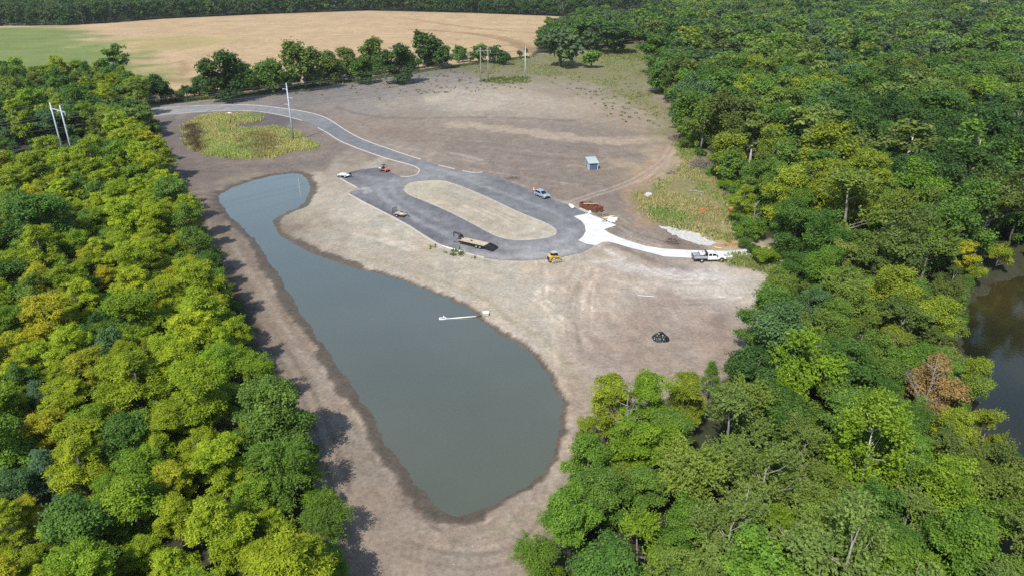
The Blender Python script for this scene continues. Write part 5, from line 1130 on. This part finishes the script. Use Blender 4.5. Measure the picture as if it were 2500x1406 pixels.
def ramp_trailer():
    a, b = at(966, 530), at(989, 531.5); c = at(977, 528); rz = math.radians(-28); c.z = .03; K = M['black_paint']
    root = empty('utility_trailer', c, rz, 'small utility trailer with a tall mesh ramp gate beside the kerb', 'trailer'); L, w = 3.0, 1.7; h = L / 2
    for s in (-1, 1):
        MB().box((0, s * w / 2, .52), (L, .06, .1)).build('side_rail', K, root); MB().box((0, s * w / 2, .8), (L, .05, .05)).build('top_rail', K, root)
        for x in (-h + .05, 0, h - .05): MB().box((x, s * w / 2, .66), (.05, .05, .3)).build('post', K, root)
        wheel(root, -.25, s * (w / 2 + .16), .31, .2); MB().prism([(-.65, .55), (-.5, .68), (0, .68), (.15, .55)], s * (w / 2 + .05), s * (w / 2 + .28)).build('fender', K, root)
    for i in range(6): MB().box((0, -w / 2 + .08 + (i + .5) * (w - .16) / 6, .56), (L - .08, (w - .16) / 6 - .02, .05)).build('deck_plank', M['plank'], root)
    g = MB(); g.box((-h - .03, -w / 2, 1.2), (.06, .05, 1.45)); g.box((-h - .03, w / 2, 1.2), (.06, .05, 1.45)); g.box((-h - .03, 0, 1.92), (.06, w, .05)); g.box((-h - .03, 0, .52), (.06, w, .05)); gt = g.build('ramp_gate', K, root)
    for y in np.linspace(-w / 2 + .15, w / 2 - .15, 10): MB().box((-h - .03, float(y), 1.2), (.02, .018, 1.4)).build('gate_bar', K, gt)
    for z in np.linspace(.7, 1.75, 6): MB().box((-h - .03, 0, float(z)), (.02, w, .018)).build('gate_bar', K, gt)
    for s in (-1, 1): MB().tube([(h, s * w / 2, .5), (h + 1.1, 0, .48)], .05).build('tongue', K, root)
    MB().tube([(h + 1.1, 0, .48), (h + 1.3, 0, .48)], .06).build('coupler', K, root); MB().cyl((h + .9, 0, .6), (h + .9, 0, .0), .04).build('jack', K, root)
    mt = Matrix.Translation(c) @ Matrix.Rotation(rz, 4, 'Z')
    for i, (x, y, sz, m_, lb) in enumerate(((.5, -.2, (1.3, .9, .18), 'board', 'flat pale bundle of boards on the small utility trailer'), (-.6, .1, (.8, 1.1, .22), 'concrete', 'low grey slab stack on the small utility trailer'))):
        e = empty('cargo_bundle', mt @ Vector((x, y, .585)), rz, lb, 'cargo')
        for k in range(3): MB().box((0, 0, sz[2] * (k + .5) / 3), (sz[0] - .06 * k, sz[1], sz[2] / 3 - .01)).build('layer', M[m_], e)
ramp_trailer()
def car_hauler():
    c = at(840.5, 432); c.z = .03; rz = math.radians(-24); K = M['black_paint']; L, w = 3.6, 1.9; h = L / 2
    root = empty('flat_trailer', c, rz, 'low flat trailer with a pale deck at the corner of the small lot', 'trailer')
    for s in (-1, 1):
        MB().box((0, s * w / 2, .5), (L, .08, .16)).build('side_rail', K, root)
        for x in (-1.25, -.5): wheel(root, x, s * (w / 2 + .16), .34, .22, M['white_paint']); MB().prism([(x - .38, .66), (x - .28, .74), (x + .28, .74), (x + .38, .66)], s * (w / 2 + .05), s * (w / 2 + .29)).build('fender', M['white_paint'], root)
    for i in range(7): MB().box((0, -w / 2 + .06 + (i + .5) * (w - .12) / 7, .58), (L - .06, (w - .12) / 7 - .02, .05)).build('deck_plank', M['white_paint'], root)
    for s in (-1, 1): MB().tube([(h, s * .7, .5), (h + 1.0, 0, .48)], .06).build('tongue', K, root)
    MB().tube([(h + 1.0, 0, .48), (h + 1.25, 0, .48)], .07).build('coupler', M['chrome'], root); MB().cyl((h + .8, .0, .62), (h + .8, 0, .02), .05).build('jack', K, root); MB().box((h - .1, .55, .9), (.12, .8, .45)).build('winch_plate', K, root)
    sp = MB().ring((1.1, -w / 2 - .12, .5), 'Y', .40, .24, .2).build('spare_wheel', M['tyre'], root); MB().cyl((1.1, -w / 2 - .06, .5), (1.1, -w / 2 - .2, .5), .25).build('rim', M['white_paint'], sp)
car_hauler()
def utv():
    c = at(939, 419); c.z = .03; rz = math.radians(-32); R_ = M['red']; K = M['black_paint']
    root = empty('utility_buggy', c, rz, 'faded red side-by-side utility buggy with roll cage on the small lot', 'buggy')
    MB().box((-.05, 0, .45), (2.5, 1.1, .22)).build('chassis', K, root)
    MB().prism([(.35, .5), (.35, .98), (.75, 1.02), (1.3, .82), (1.42, .5)], -.62, .62, .08).build('hood', R_, root, .06); MB().prism([(-.6, .5), (-.6, .72), (.4, .72), (.4, .5)], -.68, .68).build('tub', R_, root, .03)
    for s in (-1, 1): MB().box((-.2, s * .3, .85), (.5, .5, .16)).build('seat', M['seat'], root, .04); MB().box((-.42, s * .3, 1.12), (.14, .5, .5), ry=-.15).build('backrest', M['seat'], root, .04); MB().prism([(.5, .66), (.7, .9), (1.2, .9), (1.4, .66)], s * .6, s * .82).build('fender', R_, root, .03)
    MB().box((-1.1, 0, .78), (.95, 1.2, .08)).build('bed_floor', K, root)
    for s in (-1, 1): MB().box((-1.1, s * .6, .95), (.95, .05, .3)).build('bed_side', M['white_paint'], root)
    MB().box((-1.58, 0, .95), (.05, 1.2, .3)).build('tailgate', M['white_paint'], root)
    for s in (-1, 1): MB().tube([(-.62, s * .6, .7), (-.58, s * .55, 1.8), (.1, s * .55, 1.85), (.5, s * .6, 1.0)], .035, 8).build('roll_bar', K, root)
    for x in (-.58, .1): MB().tube([(x, -.55, 1.82), (x, .55, 1.82)], .035, 8).build('roll_bar', K, root)
    MB().box((-.24, 0, 1.9), (.75, 1.2, .04)).build('canopy', K, root)
    for s in (-1, 1):
        for x in (-.98, .95): wheel(root, x, s * .66, .32, .26)
    MB().ring((.25, .3, 1.15), 'Y', .17, .14, .04).build('steering_wheel', K, root)
utv()
p = at(1303.5, 467); r0 = empty('traffic_drum', p, 0, 'orange and white striped drum standing behind the silver car', 'traffic drum')
MB().cyl((0, 0, 0), (0, 0, .12), .36, 16).build('base', M['tyre'], r0)
for i in range(5): MB().tube([(0, 0, .12 + i * .19), (0, 0, .12 + (i + 1) * .19 - .003)], [.29 - i * .018, .29 - (i + 1) * .018 + .003], 16).build('band', M['orange'] if i % 2 == 0 else M['white_paint'], r0)

# ------------------------------------------------------------------ shed
def shed():
    a, b, l = at(1435.4, 415.3), at(1457, 415.3), at(1426, 407.2); ux = (b - a).normalized(); w = (b - a).length; d = 3.6; uy = Vector((-ux.y, ux.x, 0))
    rz = math.atan2(ux.y, ux.x) + math.radians(9); c = (a + b) / 2 + uy * d / 2
    root = empty('garden_shed', c, rz, 'blue board shed with white corner posts and a pale green lean-to roof', 'shed'); hf, hb = 2.0, 2.75
    hx, hy = w / 2, d / 2; zt = lambda y: hf + (hb - hf) * (y + hy) / d
    def wall(name, p0, p1, n, skip=()):
        wl = empty(name, (0, 0, 0)); wl.parent = root; p0, p1 = Vector(p0), Vector(p1); dv = (p1 - p0); L = dv.length; an = math.atan2(dv.y, dv.x)
        for i in range(n):
            if i in skip: continue
            m_ = p0 + dv * (i + .5) / n; z1 = zt(m_.y) - .03; MB().box((m_.x, m_.y, z1 / 2), (L / n - .015, .04 + .008 * (i % 2), z1), rz=an).build('board', M['blue_board'], wl)
    wall('front_wall', (-hx, -hy, 0), (hx, -hy, 0), 11); wall('back_wall', (-hx, hy, 0), (hx, hy, 0), 11); wall('side_wall', (hx, -hy, 0), (hx, hy, 0), 13); wall('side_wall', (-hx, -hy, 0), (-hx, hy, 0), 13, (3, 4, 5))
    for x, y in ((-hx, -hy), (hx, -hy), (hx, hy), (-hx, hy), (-hx, -hy + d * .22), (-hx, -hy + d * .47)): MB().box((x, y, zt(y) / 2), (.14, .14, zt(y))).build('corner_post', M['white_paint'], root)
    rf = MB().add([(-hx - .3, -hy - .35, zt(-hy - .35) + .02), (hx + .3, -hy - .35, zt(-hy - .35) + .02), (hx + .3, hy + .3, zt(hy + .3) + .02), (-hx - .3, hy + .3, zt(hy + .3) + .02), (-hx - .3, -hy - .35, zt(-hy - .35) + .07), (hx + .3, -hy - .35, zt(-hy - .35) + .07), (hx + .3, hy + .3, zt(hy + .3) + .07), (-hx - .3, hy + .3, zt(hy + .3) + .07)], [(3, 2, 1, 0), (4, 5, 6, 7), (0, 1, 5, 4), (1, 2, 6, 5), (2, 3, 7, 6), (3, 0, 4, 7)]).build('roof', M['roof_metal'], root)
    for x in np.linspace(-hx - .2, hx + .2, 9): y0, y1 = -hy - .34, hy + .29; MB().tube([(float(x), y0, zt(y0) + .085), (float(x), y1, zt(y1) + .085)], .025, 4).build('rib', M['roof_metal'], rf)
shed()

# ------------------------------------------------------------------ rusty hopper, timber, pipes, stones, sheeting
def hopper():
    a, b = at(1432, 508), at(1462, 520); rz = math.atan2(b.y - a.y, b.x - a.x); c = at(1446, 513); R_ = M['rust']
    root = empty('rusty_hopper', c, rz, 'rusty open steel hopper lying beside the concrete pad', 'hopper'); L, w, h = 5.2, 2.3, 1.25
    for s in (-1, 1): MB().box((0, s * w / 2, h / 2), (L, .07, h), rx=-.16 * s).build('side_panel', R_, root)
    MB().box((L / 2, 0, h / 2), (.07, w, h)).build('end_panel', R_, root); MB().box((-L / 2, 0, h * .3), (.07, w, h * .6)).build('end_panel', R_, root); MB().box((0, 0, .1), (L, w, .08)).build('floor', R_, root)
    for x in (-1.3, .7): MB().tube([(x, -w / 2 - .1, h), (x, w / 2 + .1, h)], .06, 6).build('cross_bar', R_, root)
    for s in (-1, 1): MB().tube([(-L / 2, s * (w / 2 + .1), h), (L / 2, s * (w / 2 + .1), h)], .07, 6).build('rim_bar', R_, root)
    c2 = at(1425.5, 506); r2 = empty('rusty_bin', c2, rz + .25, 'smaller rusty bin standing against the hopper', 'bin')
    for s in (-1, 1): MB().box((0, s * .8, .55), (1.7, .06, 1.1)).build('side_panel', R_, r2); MB().box((s * .85, 0, .55), (.06, 1.6, 1.1)).build('end_panel', R_, r2)
    MB().box((0, 0, .06), (1.7, 1.6, .08)).build('floor', R_, r2)
    m_ = Matrix.Translation(c) @ Matrix.Rotation(rz, 4, 'Z')
    tag(MB().tube([m_ @ Vector((-1.9, -1.25, 1.36)), m_ @ Vector((.4, 1.5, 1.4))], .09, 6).build('loose_pole', M['board']), 'pale timber pole laid across the rusty hopper', 'pole')
hopper()
def board(p0, p1, w, t, z, label, group=None, m_='board'):
    a, b = at(*p0), at(*p1); d = b - a; o = MB().box((0, 0, 0), (d.length, w, t)).build('board', M[m_]); o.location = ((a.x + b.x) / 2, (a.y + b.y) / 2, z); o.rotation_euler = (0, 0, math.atan2(d.y, d.x)); return tag(o, label, 'board', group)
for i in range(5): board((1470 + i * 2.6, 533.5 + i * 1.1), (1494 + i * 2.2, 527.6 + i * 1.3), .3, .06, .06 + .07 * (i % 3), f'{nth(i + 1)} long pale board of the lumber stack counted from the hopper', 'lumber stack boards')
board((1496, 527.5), (1510, 532.8), .12, .08, .1, 'thin board jutting out of the lumber stack'); board((1492, 557), (1499, 556), .15, .06, .05, 'short pale offcut near the inner corner of the pad')
board((1557, 721.3), (1597, 724.2), .14, .06, .05, 'thin white plank lying alone on the tan dirt', m_='white_paint'); board((627, 228.6), (641, 227.2), .5, .3, .18, 'white pipe bundle lying by the hedgerow', m_='white_paint')
board((629, 227.2), (639, 226.4), .5, .3, .18, 'shorter white pipe bundle behind the first by the hedgerow', m_='white_paint')
def sack(px, py, s, label, m_='white_paint', seed=0, sq=.6, name='sack', cat='sack'):
    bm = bmesh.new(); bmesh.ops.create_icosphere(bm, subdivisions=3, radius=1); r = np.random.default_rng(seed)
    ph = r.uniform(0, 6, 6)
    for v in bm.verts:
        k = 1 + .16 * math.sin(v.co.x * 4 + ph[0]) * math.cos(v.co.y * 5 + ph[1]) + .12 * math.sin(v.co.z * 7 + v.co.x * 6 + ph[2]) + .07 * math.sin(v.co.y * 13 + ph[3]) * math.cos(v.co.x * 11)
        v.co = Vector((v.co.x * s[0], v.co.y * s[1], max(v.co.z, -.35) * s[2])) * k; v.co.z = max(v.co.z + .3 * s[2], -.02)
    me = bpy.data.meshes.new(name); bm.to_mesh(me); bm.free(); o = link(name, me, M[m_]); o.location = at(px, py); return tag(o, label, cat)
for i, (x, y, l) in enumerate(((1490, 538.5, 'white sack in front of the lumber stack'), (1496, 541, 'white sack at the pad edge below the lumber'), (1500, 538, 'white sack farthest from the pad by the lumber'))): sack(x, y, (.75, .7, .5), l, seed=i)
sack(1440, 520.5, (.35, .35, .45), 'small white round canister beside the rusty hopper', seed=9, name='canister', cat='canister')
sack(1583, 480, (1.1, .9, .8), 'pale white boulder in the rough grass', 'stone', 4, name='boulder', cat='boulder')
def tarp():
    bm = bmesh.new(); bmesh.ops.create_grid(bm, x_segments=46, y_segments=36, size=1)
    for v in bm.verts:
        x, y = v.co.x, v.co.y; r = math.hypot(x, y); xs, ys = np.array([x * 2.1 + 7]), np.array([y * 2.1 + 3])
        n = float(fbm(xs, ys, 3, 3)[0]); n2 = abs(float(vnoise(xs * 2.2, ys * 1.4, 8)[0]) - .5)
        v.co = Vector((x * 1.35 * (1 + .25 * (n - .5)), y * 1.25 * (1 + .3 * (n - .5)), max(.02, (1.45 - r ** 2.2 * 1.3) * (.4 + .8 * n) - n2 * .7)))
    for e in [v for v in bm.verts if v.co.xy.length > 1.5]: bm.verts.remove(e)
    for f in bm.faces: f.smooth = True
    me = bpy.data.meshes.new('tarp'); bm.to_mesh(me); bm.free(); o = link('crumpled_sheeting', me, M['tarp']); o.location = at(1613, 826); tag(o, 'crumpled heap of black plastic sheeting on the brown dirt', 'tarp')
tarp()
def sheet(px, py, w, d, label, seed):
    bm = bmesh.new(); bmesh.ops.create_grid(bm, x_segments=16, y_segments=10, size=.5); r = np.random.default_rng(seed).uniform(0, 9)
    for v in bm.verts: v.co = Vector((v.co.x * w + .3 * math.sin(v.co.y * 6 + r), v.co.y * d * (1 + .3 * math.sin(v.co.x * 7 + r)), .3 + .28 * math.sin(v.co.x * 9 + r) * math.cos(v.co.y * 8) + .25 * v.co.x * math.sin(r)))
    for f in bm.faces: f.smooth = True
    me = bpy.data.meshes.new('sheeting'); bm.to_mesh(me); bm.free(); o = link('loose_sheeting', me, M['red_sheet']); o.location = at(px, py); o.rotation_euler = (0, 0, r); tag(o, label, 'sheeting')
sheet(1716, 517.5, 2.2, 1.6, 'red-orange sheeting fallen in the rough grass', 1); sheet(1788, 514, 2.2, 1.7, 'red-orange sheeting caught against the wood edge', 2)
def pipe(pts, r, label, m_, group=None, z=None): return tag(MB().tube([at(x, y, r if z is None else z) + Vector((0, 0, 0)) for x, y in pts], r, 10).build('pipe', M[m_], None), label, 'pipe', group)
pipe([(1748, 602), (1790, 598), (1829, 595)], .11, 'long orange pipe lying by the gravel patch', 'orange_pipe'); pipe([(1749, 598.5), (1790, 595), (1831, 592.5)], .09, 'second long orange pipe just behind the first', 'orange_pipe')
pipe([(1817, 597), (1826, 602), (1831, 605)], .14, 'short black pipe at the end of the orange pipes', 'black_paint'); pipe([(1743, 603), (1752, 605), (1763, 607)], .12, 'short pale pipe at the gravel end of the orange pipes', 'board')
pipe([(1391, 501), (1400, 507)], .42, 'short white drain pipe beside the loop kerb', 'pvc')
pipe([(1680, 466.5), (1700, 467), (1719, 471)], .16, 'curved bare log lying in the rough grass', 'dead_wood')
pipe([(1771, 458), (1778, 463), (1785, 470)], .16, 'pale log leaning by the small brush heap', 'dead_wood')
pipe([(1456, 524.5), (1465, 521.5), (1480, 523)], .09, 'pale bent branch beside the hopper end', 'dead_wood')
o = tag(MB().ring((0, 0, 0), 'Y', .55, .42, .05, 22).build('manhole_ring', M['black_paint']), 'dark manhole ring set in the white pad', 'manhole'); o.location = at(1476, 541); o.location.z = .085; o.rotation_euler = (math.pi / 2, 0, 0)
# brush heaps: tangles of branches
def brush(px, py, rx, ry, h, n, label, seed, m_='brush'):
    rng = random.Random(seed); p = at(px, py); mb = MB()
    for i in range(n):
        a = rng.uniform(0, 6.283); q = math.sqrt(rng.random()); x, y = math.cos(a) * rx * q, math.sin(a) * ry * q; z = h * (1 - q * q) * rng.uniform(.1, 1) + .05; d = Vector((rng.gauss(0, 1), rng.gauss(0, 1), rng.gauss(.12, .35))).normalized() * rng.uniform(.5, 1.5); s = Vector((x, y, z)); e = s + d; e.z = max(e.z, .05); r = rng.choice((.02, .03, .03, .05, .09))
        mb.tube([s - d * .6 + Vector((0, 0, max(0, .1 - (s - d * .6).z))), s + Vector((rng.uniform(-.15, .15),) * 3), e], [r, r * .9, r * .4], 4, False)
    o = mb.build('brush_heap', M[m_]); o.location = p; tag(o, label, 'brush pile')
    return o
brush(1714, 408, 4.2, 5.5, 2.8, 700, 'large brown heap of cut brush at the wood edge', 1); brush(1654, 340, 3.2, 4.5, 1.3, 300, 'grey brush heap where the dirt track meets the wood', 2); brush(1641, 591, 1.7, 1.6, 1.0, 150, 'uprooted stump and roots on the dirt beside the drive', 3); brush(1787, 477, 2.6, 2.4, .9, 160, 'small grey heap of logs and sticks by the wood', 4); brush(1252, 436, 2.0, .9, .4, 60, 'dark scatter of scrap wire and sticks on the brown dirt', 5); brush(1640, 423, 1.6, 1.2, .4, 50, 'scrap of sticks at the tip of the grass', 6); brush(1468, 525, 1.6, .9, .5, 70, 'dry weeds and sticks piled at the hopper end', 7, 'dead_wood')
for x, y, l in ((1765, 444, 'thick bleached log in the large brush heap'),): pass
lg = at(1716, 407); tag(MB().tube([lg + Vector((.2, 1.5, 2.4)), lg + Vector((.6, -.5, 1.6)), lg + Vector((1.2, -2.4, .5))], [.1, .13, .16], 7).build('bleached_log', M['dead_wood']), 'bleached log sticking out of the large brush heap', 'log')
# orange netting slumped across the mound
L = smooth_line(ats([(563,281),(565,293),(560,305),(560,317),(566,329),(577,338),(585,351)]), 6, False); mb = MB(); rng = random.Random(3); top = [(x + rng.uniform(-.5, .5), y + rng.uniform(-.3, .3), rng.uniform(.55, 1.15)) for x, y in L]
for i in range(len(L) - 1): mb.add([(L[i][0], L[i][1], .02), (L[i + 1][0], L[i + 1][1], .02), top[i + 1], top[i]], [(0, 1, 2, 3)])
nf = empty('safety_fence', (L[0][0], L[0][1], 0), 0, 'slumped orange safety netting strung across the grassy mound', 'fence'); o = mb.build('netting', M['net'], nf); o.location = (-L[0][0], -L[0][1], 0)
for i in range(0, len(L), 5): q = MB().cyl((L[i][0] - L[0][0], L[i][1] - L[0][1], 0), (L[i][0] - L[0][0] + .05, L[i][1] - L[0][1], 1.3), .04, 6).build('stake', M['dead_wood'], nf)
sack(561, 279.5, (.9, .6, .6), 'small white sack at the head of the orange netting', seed=5); 
e = empty('white_tank', at(846, 198.5), .3, 'small white tank with a dark end by the hedgerow', 'tank'); MB().cyl((-.9, 0, .7), (.7, 0, .7), .6, 16).build('shell', M['white_paint'], e); MB().cyl((.7, 0, .7), (1.3, 0, .7), .58, 16).build('end_cap', M['black_paint'], e); MB().box((0, 0, .1), (1.4, .8, .2)).build('cradle', M['black_paint'], e)
# floating pump intake in the pond
c = at(1081, 777.5, WATER_Z); e = empty('floating_intake', c, math.radians(2), 'white rectangular float of a pump intake on the pond', 'float')
for s in (-1, 1): MB().tube([(-.55, s * .3, .06), (.55, s * .3, .06)], .1, 10).build('float_tube', M['pvc'], e); MB().tube([(s * .55, -.3, .06), (s * .55, .3, .06)], .1, 10).build('float_tube', M['pvc'], e)
MB().box((-.2, 0, .1), (.35, .4, .18)).build('pump', M['chrome'], e); MB().tube([(.15, .3, .1), (.15, .45, .35)], .08, 8).build('inlet', M['pvc'], e)
a, b = at(1090, 778, WATER_Z), at(1163, 774, WATER_Z); tag(MB().tube([a + Vector((0, 0, .04)), a.lerp(b, .5) + Vector((0, 0, .1)), b + Vector((0, 0, .18))], [.06, .1, .11], 10).build('discharge_pipe', M['pvc']), 'white pipe running from the float to the pond bank', 'pipe')
tag(MB().tube([b + Vector((.02, 0, .18)), b + Vector((.9, .05, .3))], .06, 8).build('hose', M['black_paint']), 'black hose joining the white pipe to the bank', 'hose')
e = empty('concrete_block', at(1186, 768, -.1), .1, 'pale square concrete block on the pond bank by the pipe', 'block'); MB().box((0, 0, .22), (1.0, .9, .5)).build('block', M['concrete'], e, .03); MB().box((0, 0, .49), (1.08, .98, .06)).build('cap', M['white_paint'], e, .02)
p = at(961, 535); tag(MB().tube([at(996, 547, .1), at(1000, 549.5, .25), at(1007, 555, .1)], [.08, .14, .1], 7).build('log', M['brush']), 'dark log lying on the kerb by the loop', 'log')
e = tag(MB().tube([at(1078, 600, .14), at(1100, 607, .15), at(1124, 612.5, .14)], .13, 8).build('drain_pipe', M['pvc']), 'white pipe laid along the kerb near the gooseneck trailer', 'pipe')

# ------------------------------------------------------------------ the summer haze in the air
hz = MB().box((0, 2400, 36), (9000, 5800, 84)).build('haze', None); tag(hz, 'thin summer haze in the air over the whole site', 'haze', kind='stuff')
hm = bpy.data.materials.new('haze_air'); hm.use_nodes = True; hn = hm.node_tree; hn.nodes.remove(hn.nodes['Principled BSDF'])
pv = hn.nodes.new('ShaderNodeVolumePrincipled'); pv.inputs['Color'].default_value = (.78, .86, .95, 1); pv.inputs['Density'].default_value = 0.00007; pv.inputs['Anisotropy'].default_value = .2
hn.links.new(pv.outputs[0], hn.nodes['Material Output'].inputs['Volume']); hz.data.materials.append(hm)
print('built in', round(time.time() - T0, 1), 's; trees', N_TREE)
